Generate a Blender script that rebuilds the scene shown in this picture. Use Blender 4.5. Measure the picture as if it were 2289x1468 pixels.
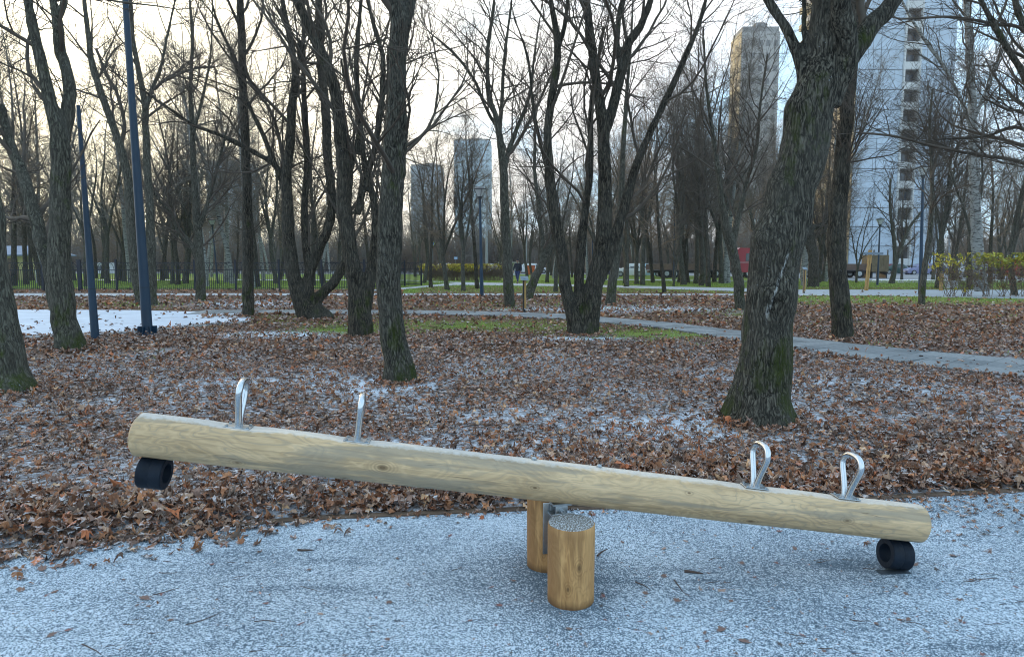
import bpy, bmesh, math, random
import numpy as np
from mathutils import Vector, Matrix, Euler
random.seed(7); rng = np.random.default_rng(7)
S = bpy.context.scene; COL = S.collection
R = math.radians
for o in list(bpy.data.objects): bpy.data.objects.remove(o)

# ------------------------------------------------------------------ camera, light, exposure
FPX, W0, H0, CH = 1500.0, 2289.0, 1468.0, 1.55
PIT = math.atan(146/FPX)
cd = bpy.data.cameras.new('camera'); cam = bpy.data.objects.new('camera', cd); COL.objects.link(cam)
cam.location = (0, 0, CH); cam.rotation_euler = (math.pi/2-PIT, 0, 0)
cd.sensor_fit = 'HORIZONTAL'; cd.sensor_width = 36; cd.lens = 36*FPX/W0; cd.clip_end = 6000; cd.clip_start = .05
S.camera = cam
SUN_AZ, SUN_EL = R(-34), R(9)          # azimuth from +Y towards +X
SUNDIR = Vector((math.sin(SUN_AZ)*math.cos(SUN_EL), math.cos(SUN_AZ)*math.cos(SUN_EL), math.sin(SUN_EL)))
sl = bpy.data.lights.new('sun', 'SUN'); sl.energy = 1.5; sl.angle = R(3); sl.color = (1, .74, .42)
so = bpy.data.objects.new('sun', sl); COL.objects.link(so)
so.rotation_euler = (-SUNDIR).to_track_quat('-Z', 'Y').to_euler()
w = bpy.data.worlds.new('World'); S.world = w; w.use_nodes = True
nt = w.node_tree; nt.nodes.clear()
def N(nt, t, **k):
    n = nt.nodes.new(t)
    for a, v in k.items():
        if a.startswith('i_'): n.inputs[a[2:].replace('_', ' ')].default_value = v
        else: setattr(n, a, v)
    return n
def LK(nt, a, b): nt.links.new(a, b)
def math_node(nt, op, a, b=None, clamp=False):
    n = nt.nodes.new('ShaderNodeMath'); n.operation = op; n.use_clamp = clamp
    for i, v in enumerate((a, b)):
        if v is None: continue
        if isinstance(v, (int, float)): n.inputs[i].default_value = v
        else: nt.links.new(v, n.inputs[i])
    return n.outputs[0]
def mixc(nt, fac, a, b, bt='MIX'):
    n = nt.nodes.new('ShaderNodeMix'); n.data_type = 'RGBA'; n.blend_type = bt
    for s, v in ((n.inputs[0], fac), (n.inputs[6], a), (n.inputs[7], b)):
        if isinstance(v, (int, float)): s.default_value = v
        elif isinstance(v, (tuple, list)): s.default_value = tuple(v)[:3]+(1,)
        else: nt.links.new(v, s)
    return n.outputs[2]
def ramp(nt, fac, stops, interp='LINEAR'):
    n = nt.nodes.new('ShaderNodeValToRGB'); cr = n.color_ramp; cr.interpolation = interp
    while len(cr.elements) < len(stops): cr.elements.new(.5)
    for e, (p, c) in zip(cr.elements, stops):
        e.position = p; e.color = (c, c, c, 1) if isinstance(c, (int, float)) else tuple(c)[:3]+(1,)
    nt.links.new(fac, n.inputs[0]); return n.outputs[0]
def mapr(nt, v, a, b, c=0., d=1.):
    n = nt.nodes.new('ShaderNodeMapRange'); n.clamp = True
    n.inputs[1].default_value = a; n.inputs[2].default_value = b; n.inputs[3].default_value = c; n.inputs[4].default_value = d
    nt.links.new(v, n.inputs[0]); return n.outputs[0]
def noise(nt, vec, scale, detail=4, rough=.55, dist=0.):
    n = nt.nodes.new('ShaderNodeTexNoise'); n.inputs['Scale'].default_value = scale; n.inputs['Detail'].default_value = detail
    n.inputs['Roughness'].default_value = rough; n.inputs['Distortion'].default_value = dist
    nt.links.new(vec, n.inputs['Vector']); return n.outputs[0]
def mapping(nt, vec, sc=(1,1,1), loc=(0,0,0), rot=(0,0,0)):
    n = nt.nodes.new('ShaderNodeMapping'); n.inputs['Scale'].default_value = sc; n.inputs['Location'].default_value = loc
    n.inputs['Rotation'].default_value = rot; nt.links.new(vec, n.inputs[0]); return n.outputs[0]

tc = N(nt, 'ShaderNodeTexCoord'); gen = tc.outputs['Generated']
sky = N(nt, 'ShaderNodeTexSky', sky_type='NISHITA', sun_disc=False, sun_elevation=SUN_EL, sun_rotation=SUN_AZ)
sky.dust_density = 1.2; sky.ozone_density = 2.5; sky.air_density = 1.2
sep = N(nt, 'ShaderNodeSeparateXYZ'); LK(nt, gen, sep.inputs[0])
zc = math_node(nt, 'MAXIMUM', sep.outputs[2], 0.0)
za = math_node(nt, 'ADD', zc, .18)
cmb = N(nt, 'ShaderNodeCombineXYZ')
LK(nt, math_node(nt, 'DIVIDE', sep.outputs[0], za), cmb.inputs[0]); LK(nt, math_node(nt, 'DIVIDE', sep.outputs[1], za), cmb.inputs[1])
cl = noise(nt, mapping(nt, cmb.outputs[0], (1, .55, 1), (2.3, .4, 0), (0, 0, .5)), 1.5, 9, .62, .6)
dp = N(nt, 'ShaderNodeVectorMath', operation='DOT_PRODUCT'); LK(nt, gen, dp.inputs[0]); dp.inputs[1].default_value = SUNDIR
near = mapr(nt, dp.outputs['Value'], .5, 1.0)
cmask = mapr(nt, math_node(nt, 'ADD', cl, math_node(nt, 'MULTIPLY', near, .30)), .53, .68)
# cloud brightness: warm white around the sun, cooler white away from it
ccol = ramp(nt, near, [(0, (9.0, 9.4, 9.9)), (.45, (10.8, 10.8, 10.9)), (.8, (14.2, 13.6, 12.2)), (1, (19, 17.5, 13.8))])
low = mapr(nt, sep.outputs[2], .02, .36, 1, 0)
lowc = mixc(nt, math_node(nt, 'MULTIPLY', low, .75), ccol, ramp(nt, near, [(0, (9.2, 9.2, 9.6)), (.68, (10.6, 10.3, 9.9)), (.88, (14.0, 12.0, 8.4)), (1, (20, 17, 10))]))
skyb = mixc(nt, 1.0, sky.outputs[0], (1.5, 1.5, 1.5), 'MULTIPLY')
skyc = mixc(nt, .75, skyb, (6.2, 9.2, 12.0))
fin = mixc(nt, cmask, skyc, lowc)
below = mapr(nt, sep.outputs[2], -.03, 0.0)
fin = mixc(nt, below, (2.2, 2.1, 2.0), fin)
bg = N(nt, 'ShaderNodeBackground'); bg.inputs['Strength'].default_value = .1
LK(nt, fin, bg.inputs[0]); wo = N(nt, 'ShaderNodeOutputWorld'); LK(nt, bg.outputs[0], wo.inputs[0])
S.render.engine = 'CYCLES'; S.cycles.pixel_filter_type = 'BLACKMAN_HARRIS'; S.cycles.filter_width = 1.05
S.view_settings.view_transform = 'Standard'; S.view_settings.look = 'None'; S.view_settings.exposure = 0.7; S.view_settings.gamma = 1
S.view_settings.use_curve_mapping = False

# ------------------------------------------------------------------ projection helpers (picture row/column -> place on the ground)
cp, sp_ = math.cos(PIT), math.sin(PIT)
def G(px, py, z=0.):
    u, v = (px-W0/2)/FPX, (py-H0/2)/FPX
    d = (u, cp-v*sp_, -sp_-v*cp); t = (z-CH)/d[2]
    return (u*t, d[1]*t, z)
def AtY(px, py, Y):
    u, v = (px-W0/2)/FPX, (py-H0/2)/FPX
    d = (u, cp-v*sp_, -sp_-v*cp); t = Y/d[1]
    return np.array((u*t, Y, CH+d[2]*t)), t
def PX(x, y, z=0):
    dz = z-CH; dep = y*cp-dz*sp_; up = y*sp_+dz*cp
    return W0/2+FPX*x/dep, H0/2-FPX*up/dep

# ------------------------------------------------------------------ object helpers
def tag(o, label=None, cat=None, group=None, kind=None):
    if label: o['label'] = label
    if cat: o['category'] = cat
    if group: o['group'] = group
    if kind: o['kind'] = kind
    return o
def empty(name, loc=(0,0,0), rz=0., label=None, cat=None, group=None):
    o = bpy.data.objects.new(name, None); COL.objects.link(o); o.location = loc; o.rotation_euler = (0,0,rz)
    o.empty_display_size = .1
    return tag(o, label, cat, group)
def link(name, me, parent=None, loc=None, rot=None):
    o = bpy.data.objects.new(name, me); COL.objects.link(o)
    if parent: o.parent = parent
    if loc is not None: o.location = loc
    if rot is not None: o.rotation_euler = rot
    return o
def mesh_np(name, V, F, mat, smooth=True, cols=None):
    """V (n,3); F list of arrays (m,k) with k 3 or 4"""
    me = bpy.data.meshes.new(name)
    if not isinstance(F, list): F = [F]
    F = [np.asarray(f, dtype=np.int32) for f in F if len(f)]
    V = np.ascontiguousarray(V, dtype=np.float32)
    me.vertices.add(len(V)); me.vertices.foreach_set('co', V.ravel())
    loops = np.concatenate([f.ravel() for f in F]); tot = np.concatenate([np.full(len(f), f.shape[1], np.int32) for f in F])
    me.loops.add(len(loops)); me.loops.foreach_set('vertex_index', loops)
    me.polygons.add(len(tot)); st = np.concatenate(([0], np.cumsum(tot)[:-1])).astype(np.int32)
    me.polygons.foreach_set('loop_start', st)
    me.polygons.foreach_set('use_smooth', np.full(len(tot), smooth))
    me.update(calc_edges=True)
    if cols is not None:
        a = me.color_attributes.new('Col', 'FLOAT_COLOR', 'POINT'); c = np.ones((len(V), 4), np.float32); c[:, :3] = cols
        a.data.foreach_set('color', c.ravel())
    if mat: me.materials.append(mat)
    return me
class MB:
    """collects simple solids, then makes one mesh"""
    def __init__(s): s.bm = bmesh.new()
    def box(s, c, d, rot=None, bev=0.):
        g = bmesh.ops.create_cube(s.bm, size=1.0); vs = g['verts']
        M = Matrix.Translation(c) @ (rot.to_4x4() if rot is not None else Matrix.Identity(4)) @ Matrix.Diagonal((d[0], d[1], d[2], 1))
        bmesh.ops.transform(s.bm, matrix=M, verts=vs)
        if bev:
            es = list({e for v in vs for e in v.link_edges})
            bmesh.ops.bevel(s.bm, geom=es, offset=bev, segments=2, affect='EDGES', profile=.5)
        return s
    def cyl(s, a, b, r0, r1=None, n=16, cap=True):
        a, b = Vector(a), Vector(b); r1 = r0 if r1 is None else r1
        g = bmesh.ops.create_cone(s.bm, cap_ends=cap, segments=n, radius1=r0, radius2=r1, depth=(b-a).length)
        M = Matrix.Translation((a+b)/2) @ (b-a).to_track_quat('Z', 'Y').to_matrix().to_4x4()
        bmesh.ops.transform(s.bm, matrix=M, verts=g['verts']); return s
    def sph(s, c, r, n=12, sc=(1,1,1)):
        g = bmesh.ops.create_uvsphere(s.bm, u_segments=n, v_segments=max(6, n*2//3), radius=r)
        bmesh.ops.transform(s.bm, matrix=Matrix.Translation(c) @ Matrix.Diagonal((*sc, 1)), verts=g['verts']); return s
    def loft(s, rings, cap=True, close=True):
        rs = [[s.bm.verts.new(p) for p in ring] for ring in rings]
        n = len(rings[0])
        for a, b in zip(rs, rs[1:]):
            for i in range(n if close else n-1):
                s.bm.faces.new((a[i], a[(i+1) % n], b[(i+1) % n], b[i]))
        if cap: s.bm.faces.new(rs[0][::-1]); s.bm.faces.new(rs[-1])
        return s
    def poly(s, pts): s.bm.faces.new([s.bm.verts.new(p) for p in pts]); return s
    def tube(s, pts, r, n=8, closed=False):
        pts = [Vector(p) for p in pts]; m = len(pts); rings = []
        ref = None
        for i, p in enumerate(pts):
            a = pts[(i-1) % m] if (closed or i > 0) else p; b = pts[(i+1) % m] if (closed or i < m-1) else p
            t = (b-a).normalized()
            if ref is None: ref = t.orthogonal()
            ref = (ref-t*ref.dot(t)).normalized(); bi = t.cross(ref)
            rr = r[i] if isinstance(r, (list, tuple)) else r
            rings.append([p+ref*math.cos(q*2*math.pi/n)*rr+bi*math.sin(q*2*math.pi/n)*rr for q in range(n)])
        if closed: rings.append(rings[0]); s.loft(rings, cap=False); bmesh.ops.remove_doubles(s.bm, verts=s.bm.verts, dist=1e-5)
        else: s.loft(rings)
        return s
    def mesh(s, name, mat, smooth=False, angle=40):
        bmesh.ops.recalc_face_normals(s.bm, faces=s.bm.faces)
        me = bpy.data.meshes.new(name)
        if smooth:
            for f in s.bm.faces: f.smooth = True
            for e in s.bm.edges:
                if len(e.link_faces) == 2 and e.calc_face_angle(0) > R(angle): e.smooth = False
        s.bm.to_mesh(me); s.bm.free(); me.materials.append(mat); return me
    def build(s, name, mat, parent=None, smooth=False, loc=None, rot=None, angle=40):
        return link(name, s.mesh(name, mat, smooth, angle), parent, loc, rot)

# ------------------------------------------------------------------ materials
def newmat(name):
    m = bpy.data.materials.new(name); m.use_nodes = True; t = m.node_tree
    return m, t, t.nodes['Principled BSDF']
def simple(name, col, rough=.6, metal=0., var=.15, nscale=8., bump=0., spec=None, emis=None):
    m, t, b = newmat(name)
    c = N(t, 'ShaderNodeTexCoord').outputs['Object']; n = noise(t, c, nscale, 5, .6)
    lo = tuple(x*(1-var) for x in col); hi = tuple(min(1, x*(1+var)) for x in col)
    LK(t, mixc(t, mapr(t, n, .3, .7), lo, hi), b.inputs['Base Color'])
    b.inputs['Roughness'].default_value = rough; b.inputs['Metallic'].default_value = metal
    if spec is not None: b.inputs['Specular IOR Level'].default_value = spec
    if bump:
        bp = N(t, 'ShaderNodeBump'); bp.inputs['Strength'].default_value = bump; bp.inputs['Distance'].default_value = .01
        LK(t, noise(t, c, nscale*6, 4), bp.inputs['Height']); LK(t, bp.outputs[0], b.inputs['Normal'])
    return m
def bark(name, dark, light, scale=1., moss=.4, dist=.02, birch=False):
    m, t, b = newmat(name)
    tcn = N(t, 'ShaderNodeTexCoord'); co = tcn.outputs['Object']
    wob = N(t, 'ShaderNodeTexNoise'); wob.inputs['Scale'].default_value = 5; wob.inputs['Detail'].default_value = 3; LK(t, co, wob.inputs['Vector'])
    vm = N(t, 'ShaderNodeVectorMath', operation='MULTIPLY_ADD'); LK(t, wob.outputs['Color'], vm.inputs[0]); vm.inputs[1].default_value = (.09, .09, .09); LK(t, co, vm.inputs[2])
    if birch:
        st = mapping(t, vm.outputs[0], (1, 1, 5))
        n1 = noise(t, st, 3.2*scale, 5, .65)
        n2 = noise(t, mapping(t, co, (1, 1, 14)), 4, 3)
        mk = mapr(t, n1, .52, .6); c = mixc(t, mk, mixc(t, n2, tuple(x*.75 for x in light), light), dark)
        LK(t, c, b.inputs['Base Color']); b.inputs['Roughness'].default_value = .75
        return m
    st = mapping(t, vm.outputs[0], (1, 1, .13))
    vo = N(t, 'ShaderNodeTexVoronoi', feature='DISTANCE_TO_EDGE'); vo.inputs['Scale'].default_value = 26*scale; LK(t, st, vo.inputs['Vector'])
    ridge = mapr(t, vo.outputs['Distance'], .02, .32)
    n1 = noise(t, mapping(t, vm.outputs[0], (1, 1, .25)), 30*scale, 6, .7)
    n2 = noise(t, co, 2.2, 4)
    fs = math_node(t, 'MULTIPLY', math_node(t, 'ABSOLUTE', math_node(t, 'SUBTRACT', noise(t, mapping(t, vm.outputs[0], (1, 1, .13), (2, 5, 1)), 36*scale, 3, .55, .3), .5)), 5.5, True)
    h = math_node(t, 'ADD', math_node(t, 'ADD', math_node(t, 'MULTIPLY', ridge, .30), math_node(t, 'MULTIPLY', fs, .60)), math_node(t, 'MULTIPLY', n1, .5))
    c = mixc(t, mapr(t, h, .35, 1.0), dark, light)
    c = mixc(t, mapr(t, n2, .35, .7), c, mixc(t, .5, c, (.105, .098, .08)))
    n3 = noise(t, mapping(t, co, (1, 1, .5), (3, 1, 2)), 2.8, 6, .7)
    sepn = N(t, 'ShaderNodeSeparateXYZ'); LK(t, co, sepn.inputs[0])
    lowm = mapr(t, sepn.outputs[2], 0, 1.2, .07, 0)
    mm = mapr(t, math_node(t, 'ADD', n3, lowm), .69-.2*moss, .78-.16*moss)
    mcol = mixc(t, noise(t, co, 25, 3), (.012, .02, .004), (.075, .095, .016))
    c = mixc(t, math_node(t, 'MULTIPLY', mm, .85), c, mcol)
    fr = noise(t, co, 55, 3); frm = math_node(t, 'MULTIPLY', mapr(t, fr, .63, .72), mapr(t, noise(t, co, 3.5, 2), .5, .65))
    c = mixc(t, math_node(t, 'MULTIPLY', frm, .55), c, (.4, .43, .45))
    if 'streak' in name:    # narrow white lichen streak running up the trunk
        za_ = mapr(t, sepn.outputs[2], 1.08, 1.6, -.11, .06); dx_ = math_node(t, 'ABSOLUTE', math_node(t, 'SUBTRACT', math_node(t, 'ADD', sepn.outputs[0], math_node(t, 'MULTIPLY', math_node(t, 'SUBTRACT', noise(t, co, 9, 3), .5), .10)), za_))
        sm_ = math_node(t, 'MULTIPLY', mapr(t, dx_, .002, .017, 1, 0), math_node(t, 'MULTIPLY', mapr(t, sepn.outputs[2], .95, 1.15), mapr(t, sepn.outputs[2], 1.6, 1.7, 1, 0)))
        sm_ = math_node(t, 'MULTIPLY', sm_, mapr(t, math_node(t, 'MULTIPLY', noise(t, co, 60, 3), h), .18, .4))
        c = mixc(t, math_node(t, 'MULTIPLY', sm_, .55), c, (.62, .64, .64))
    LK(t, c, b.inputs['Base Color']); b.inputs['Roughness'].default_value = .9; b.inputs['Specular IOR Level'].default_value = .2
    bp = N(t, 'ShaderNodeBump'); bp.inputs['Strength'].default_value = 1.; bp.inputs['Distance'].default_value = dist
    LK(t, h, bp.inputs['Height']); LK(t, bp.outputs[0], b.inputs['Normal'])
    return m
M = {}
M['bark_big'] = bark('bark_ridged', (.009, .008, .006), (.175, .165, .13), 1.25, .5, .022)
M['bark_hero'] = bark('bark_ridged_with_streak', (.008, .007, .005), (.175, .160, .125), 1.2, .6, .022)
M['bark_wil'] = bark('bark_deep_furrowed', (.008, .007, .005), (.145, .125, .092), .85, .4, .035)
M['bark_sm'] = bark('bark_smoother', (.022, .02, .015), (.16, .155, .118), .9, .45, .012)
M['bark_far'] = simple('bark_far', (.075, .068, .055), .9, var=.5, nscale=5)
M['bark_birch'] = bark('bark_birch', (.03, .03, .028), (.30, .30, .28), 1, 0, .01, birch=True)
M['twig'] = simple('twig_bark', (.085, .068, .052), .9, var=.4, nscale=3)
M['twig_warm'] = simple('twig_bark_warm', (.17, .122, .082), .9, var=.4, nscale=3)
M['twig_grey'] = simple('twig_bark_grey', (.17, .152, .13), .9, var=.4, nscale=3)
M['blue'] = simple('blue_pole_paint', (.008, .034, .068), .42, var=.12, nscale=3)
M['navy'] = simple('navy_fence_paint', (.003, .006, .018), .45, var=.2)
M['black'] = simple('black_metal_paint', (.010, .011, .013), .45, var=.2)
M['steel'] = simple('stainless_steel', (.62, .64, .66), .22, 1., var=.06, nscale=30)
M['zinc'] = simple('zinc_plated_steel', (.42, .45, .47), .38, 1., var=.15, nscale=40)
M['rubber'] = simple('black_rubber', (.004, .009, .018), .6, var=.3, nscale=14, bump=.2, spec=.25)
M['concrete'] = simple('concrete', (.30, .31, .32), .85, var=.15, nscale=3)
M['glass_dark'] = simple('car_glass', (.02, .03, .035), .08, var=.1, spec=.8)
M['tyre'] = simple('tyre_rubber', (.015, .015, .016), .8)
M['rim'] = simple('wheel_rim', (.4, .42, .44), .35, .8)
M['lamp_glass'] = simple('lantern_glass', (.55, .58, .58), .3, var=.05)
M['lamp_dark'] = simple('lantern_cap', (.05, .055, .06), .5)
M['red_light'] = simple('tail_light_red', (.35, .01, .01), .3)
M['white_light'] = simple('headlight_clear', (.7, .72, .72), .15)
M['board'] = simple('grey_info_board', (.17, .21, .25), .4, var=.1)
M['wood_post'] = simple('planed_ochre_wood', (.42, .25, .085), .7, var=.22, nscale=7)

# frosted rubber play surface
def mat_rubber_ground():
    m, t, b = newmat('frosted_rubber_surface')
    co = N(t, 'ShaderNodeTexCoord').outputs['Object']
    g1 = noise(t, co, 165, 3, .6); g2 = noise(t, mapping(t, co, loc=(4, 7, 1)), 48, 3, .6)
    big = noise(t, co, 1.1, 5, .6); streak = noise(t, mapping(t, co, (.5, 2.6, 1), rot=(0, 0, -.45)), 1.7, 5, .6)
    bare = None
    # frost is thin round the posts and along the beam's sheltered strip
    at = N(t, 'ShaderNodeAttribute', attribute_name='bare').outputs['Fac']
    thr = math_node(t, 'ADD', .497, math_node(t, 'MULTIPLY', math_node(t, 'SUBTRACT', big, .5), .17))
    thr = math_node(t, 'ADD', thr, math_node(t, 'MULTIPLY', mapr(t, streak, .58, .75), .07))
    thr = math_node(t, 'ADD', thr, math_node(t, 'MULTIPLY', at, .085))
    v = math_node(t, 'ADD', math_node(t, 'MULTIPLY', g1, .80), math_node(t, 'MULTIPLY', g2, .20))
    d = math_node(t, 'SUBTRACT', v, thr)
    f = mapr(t, d, -.035, .035)
    gran = N(t, 'ShaderNodeTexVoronoi'); gran.inputs['Scale'].default_value = 260; LK(t, co, gran.inputs['Vector'])
    gs = N(t, 'ShaderNodeSeparateColor'); LK(t, gran.outputs['Color'], gs.inputs[0])
    base = mixc(t, gs.outputs[0], (.03, .055, .08), (.13, .18, .23))
    c = mixc(t, f, base, mixc(t, g2, (.42, .51, .60), (.70, .765, .825)))
    LK(t, c, b.inputs['Base Color']); b.inputs['Roughness'].default_value = .85; b.inputs['Specular IOR Level'].default_value = .25
    bp = N(t, 'ShaderNodeBump'); bp.inputs['Strength'].default_value = .6; bp.inputs['Distance'].default_value = .004
    LK(t, v, bp.inputs['Height']); LK(t, bp.outputs[0], b.inputs['Normal'])
    return m
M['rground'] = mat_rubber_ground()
def mat_ground():
    m, t, b = newmat('soil_grass_and_frost')
    co = N(t, 'ShaderNodeTexCoord').outputs['Object']
    g = N(t, 'ShaderNodeAttribute', attribute_name='grass').outputs['Fac']; fa = N(t, 'ShaderNodeAttribute', attribute_name='frost').outputs['Fac']
    n1 = noise(t, co, 3., 6, .7); n2 = noise(t, co, 17, 5, .7); n3 = noise(t, mapping(t, co, loc=(9, 2, 0)), 9, 5, .7); n4 = noise(t, co, .7, 4)
    litter = ramp(t, n2, [(.3, (.035, .022, .015)), (.45, (.12, .066, .038)), (.6, (.19, .105, .065)), (.75, (.10, .08, .065))])
    grass = mixc(t, n3, (.07, .10, .02), (.27, .36, .07))
    gm = mapr(t, math_node(t, 'ADD', math_node(t, 'MULTIPLY', n1, .75), math_node(t, 'MULTIPLY', g, .62)), .60, .82)
    c = mixc(t, gm, litter, grass)
    fm = mapr(t, math_node(t, 'ADD', math_node(t, 'ADD', math_node(t, 'MULTIPLY', n2, .55), math_node(t, 'MULTIPLY', n4, .25)), math_node(t, 'MULTIPLY', fa, .62)), .54, .68)
    c = mixc(t, fm, c, mixc(t, n3, (.50, .57, .66), (.80, .85, .92)))
    LK(t, c, b.inputs['Base Color']); b.inputs['Roughness'].default_value = .95; b.inputs['Specular IOR Level'].default_value = .1
    bp = N(t, 'ShaderNodeBump'); bp.inputs['Strength'].default_value = .8; bp.inputs['Distance'].default_value = .03
    LK(t, n2, bp.inputs['Height']); LK(t, bp.outputs[0], b.inputs['Normal'])
    return m
M['ground'] = mat_ground()
def mat_leaf():
    m, t, b = newmat('dry_leaf')
    co = N(t, 'ShaderNodeTexCoord').outputs['Object']
    col = N(t, 'ShaderNodeAttribute', attribute_name='Col').outputs['Color']
    n = noise(t, co, 60, 4, .6); c = mixc(t, mapr(t, n, .3, .75), mixc(t, 1, col, (.6, .57, .55), 'MULTIPLY'), col)
    gn = N(t, 'ShaderNodeNewGeometry'); sx = N(t, 'ShaderNodeSeparateXYZ'); LK(t, gn.outputs['Normal'], sx.inputs[0])
    nn = math_node(t, 'ADD', math_node(t, 'MULTIPLY', noise(t, co, 9, 5, .6), .6), math_node(t, 'MULTIPLY', noise(t, mapping(t, co, loc=(3, 3, 3)), 130, 3), .4))
    up = math_node(t, 'ABSOLUTE', sx.outputs[2])
    fr = math_node(t, 'MULTIPLY', mapr(t, nn, .465, .57), mapr(t, up, .72, .97))
    c = mixc(t, math_node(t, 'MULTIPLY', fr, .68), c, (.76, .78, .82))
    LK(t, c, b.inputs['Base Color']); b.inputs['Roughness'].default_value = .75; b.inputs['Specular IOR Level'].default_value = .25
    return m
M['leaf'] = mat_leaf()
def mat_leaf_obj(hue):
    m, t, b = newmat('loose_leaf_'+hue)
    co = N(t, 'ShaderNodeTexCoord').outputs['Object']
    base = dict(brown=(.17, .08, .05), red=(.22, .07, .05), tan=(.36, .23, .17), dark=(.06, .04, .03))[hue]
    n = noise(t, co, 70, 4); c = mixc(t, n, tuple(x*.6 for x in base), tuple(x*1.3 for x in base))
    c = mixc(t, math_node(t, 'MULTIPLY', mapr(t, noise(t, co, 140, 3), .52, .62), .3), c, (.65, .72, .8))
    LK(t, c, b.inputs['Base Color']); b.inputs['Roughness'].default_value = .75
    return m
for h in ('brown', 'red', 'tan', 'dark'): M['leaf_'+h] = mat_leaf_obj(h)
def mat_log(name, c_lo, c_hi, grey, axis, frost_top=True, knots=()):
    m, t, b = newmat(name)
    co = N(t, 'ShaderNodeTexCoord').outputs['Object']
    sc = [7, 7, 7]; sc[axis] = .9
    big = [3.2, 3.2, 3.2]; big[axis] = 1.1
    n1 = noise(t, mapping(t, co, tuple(sc)), 1.6, 6, .6, .4)
    fig = noise(t, mapping(t, co, tuple(big)), 1.7, 3, .5, .5)
    rings = math_node(t, 'SINE', math_node(t, 'MULTIPLY', fig, 120.))
    fine = [60, 60, 60]; fine[axis] = 2.
    n3 = noise(t, mapping(t, co, tuple(fine)), 1.2, 5, .7)
    c = mixc(t, mapr(t, n1, .3, .7), c_lo, c_hi)
    c = mixc(t, math_node(t, 'MULTIPLY', mapr(t, rings, .6, 1), mapr(t, noise(t, mapping(t, co, tuple(big), (3, 3, 3)), .8, 2), .42, .62, .05, .42)), c, grey)
    c = mixc(t, math_node(t, 'MULTIPLY', mapr(t, rings, -.3, -1), .30), c, tuple(min(1, x*1.1) for x in c_hi))
    c = mixc(t, math_node(t, 'MULTIPLY', mapr(t, noise(t, mapping(t, co, tuple(sc), (5, 2, 8)), .9, 5, .6), .50, .545), .62), c, grey)
    ed_ = noise(t, mapping(t, co, tuple(sc), (5, 2, 8)), .9, 5, .6); edm = math_node(t, 'MULTIPLY', mapr(t, ed_, .475, .49), mapr(t, ed_, .49, .505, 1, 0)); c = mixc(t, math_node(t, 'MULTIPLY', edm, .45), c, tuple(min(1, x*1.15) for x in c_hi))
    ck = [26, 26, 26]; ck[axis] = .8; crk = noise(t, mapping(t, co, tuple(ck), (1, 7, 3)), 1., 2, .5, .2); crm = math_node(t, 'MULTIPLY', mapr(t, math_node(t, 'ABSOLUTE', math_node(t, 'SUBTRACT', crk, .5)), .0, .006, 1, 0), mapr(t, noise(t, mapping(t, co, (3, 3, 3), (2, 2, 9)), 1., 2), .52, .58)); c = mixc(t, math_node(t, 'MULTIPLY', crm, .75), c, (.07, .045, .03))
    c = mixc(t, math_node(t, 'MULTIPLY', mapr(t, n3, .50, .72), .5), c, tuple(x*.45 for x in c_lo))
    for (p, r) in knots:
        d = N(t, 'ShaderNodeVectorMath', operation='DISTANCE'); LK(t, mapping(t, co, tuple(.55 if i == axis else 1 for i in range(3))), d.inputs[0])
        d.inputs[1].default_value = tuple(p[i]*(.55 if i == axis else 1) for i in range(3))
        dd = d.outputs['Value']; k = mapr(t, dd, r*.35, r, 1, 0)
        c = mixc(t, math_node(t, 'MULTIPLY', k, .8), c, (.10, .055, .025))
        ringk = math_node(t, 'MULTIPLY', mapr(t, dd, r*1.2, r*3.2, 1, 0), math_node(t, 'MULTIPLY', math_node(t, 'ADD', math_node(t, 'SINE', math_node(t, 'MULTIPLY', dd, 700)), 1), .22))
        c = mixc(t, ringk, c, tuple(x*.5 for x in c_lo))
    gn = N(t, 'ShaderNodeNewGeometry'); sx = N(t, 'ShaderNodeSeparateXYZ'); LK(t, gn.outputs['Normal'], sx.inputs[0])
    if frost_top:
        f = mapr(t, math_node(t, 'ADD', sx.outputs[2], math_node(t, 'MULTIPLY', noise(t, co, 40, 4), .22)), .98, 1.08)
        c = mixc(t, math_node(t, 'MULTIPLY', f, .42), c, (.78, .79, .80))
    else:
        endm = mapr(t, sx.outputs[2], .8, .9)
        e = mixc(t, mapr(t, noise(t, co, 130, 4, .7), .47, .6), (.10, .078, .052), (.62, .66, .70))
        c = mixc(t, endm, c, e)
        so_ = N(t, 'ShaderNodeSeparateXYZ'); LK(t, co, so_.inputs[0])
        wet = mapr(t, math_node(t, 'ADD', so_.outputs[2], math_node(t, 'MULTIPLY', noise(t, co, 12, 4), .06)), .03, .075, 1, 0)
        c = mixc(t, math_node(t, 'MULTIPLY', wet, .75), c, (.075, .035, .014))
    LK(t, c, b.inputs['Base Color']); b.inputs['Roughness'].default_value = .62; b.inputs['Specular IOR Level'].default_value = .3
    bp = N(t, 'ShaderNodeBump'); bp.inputs['Strength'].default_value = .35; bp.inputs['Distance'].default_value = .004
    LK(t, math_node(t, 'ADD', n3, math_node(t, 'MULTIPLY', rings, .12)), bp.inputs['Height']); LK(t, bp.outputs[0], b.inputs['Normal'])
    return m
RB = .097
def kn(s, ang): return (s, -RB*math.cos(ang), RB*math.sin(ang))
M['beam'] = mat_log('pale_debarked_log', (.42, .275, .14), (.66, .465, .27), (.27, .235, .18), 0, True,
    [(kn(-1.48, -.55), .010), (kn(-.83, .05), .016), (kn(-.12, -.1), .008), (kn(1.42, .02), .010), (kn(.95, -.7), .012), (kn(-1.0, -.9), .009), (kn(.62, .5), .006)])
M['post'] = mat_log('ochre_debarked_post', (.38, .18, .06), (.58, .325, .13), (.26, .13, .05), 2, False, [((.02, -.108, .20), .012), ((-.03, -.105, .1), .009)])

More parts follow.
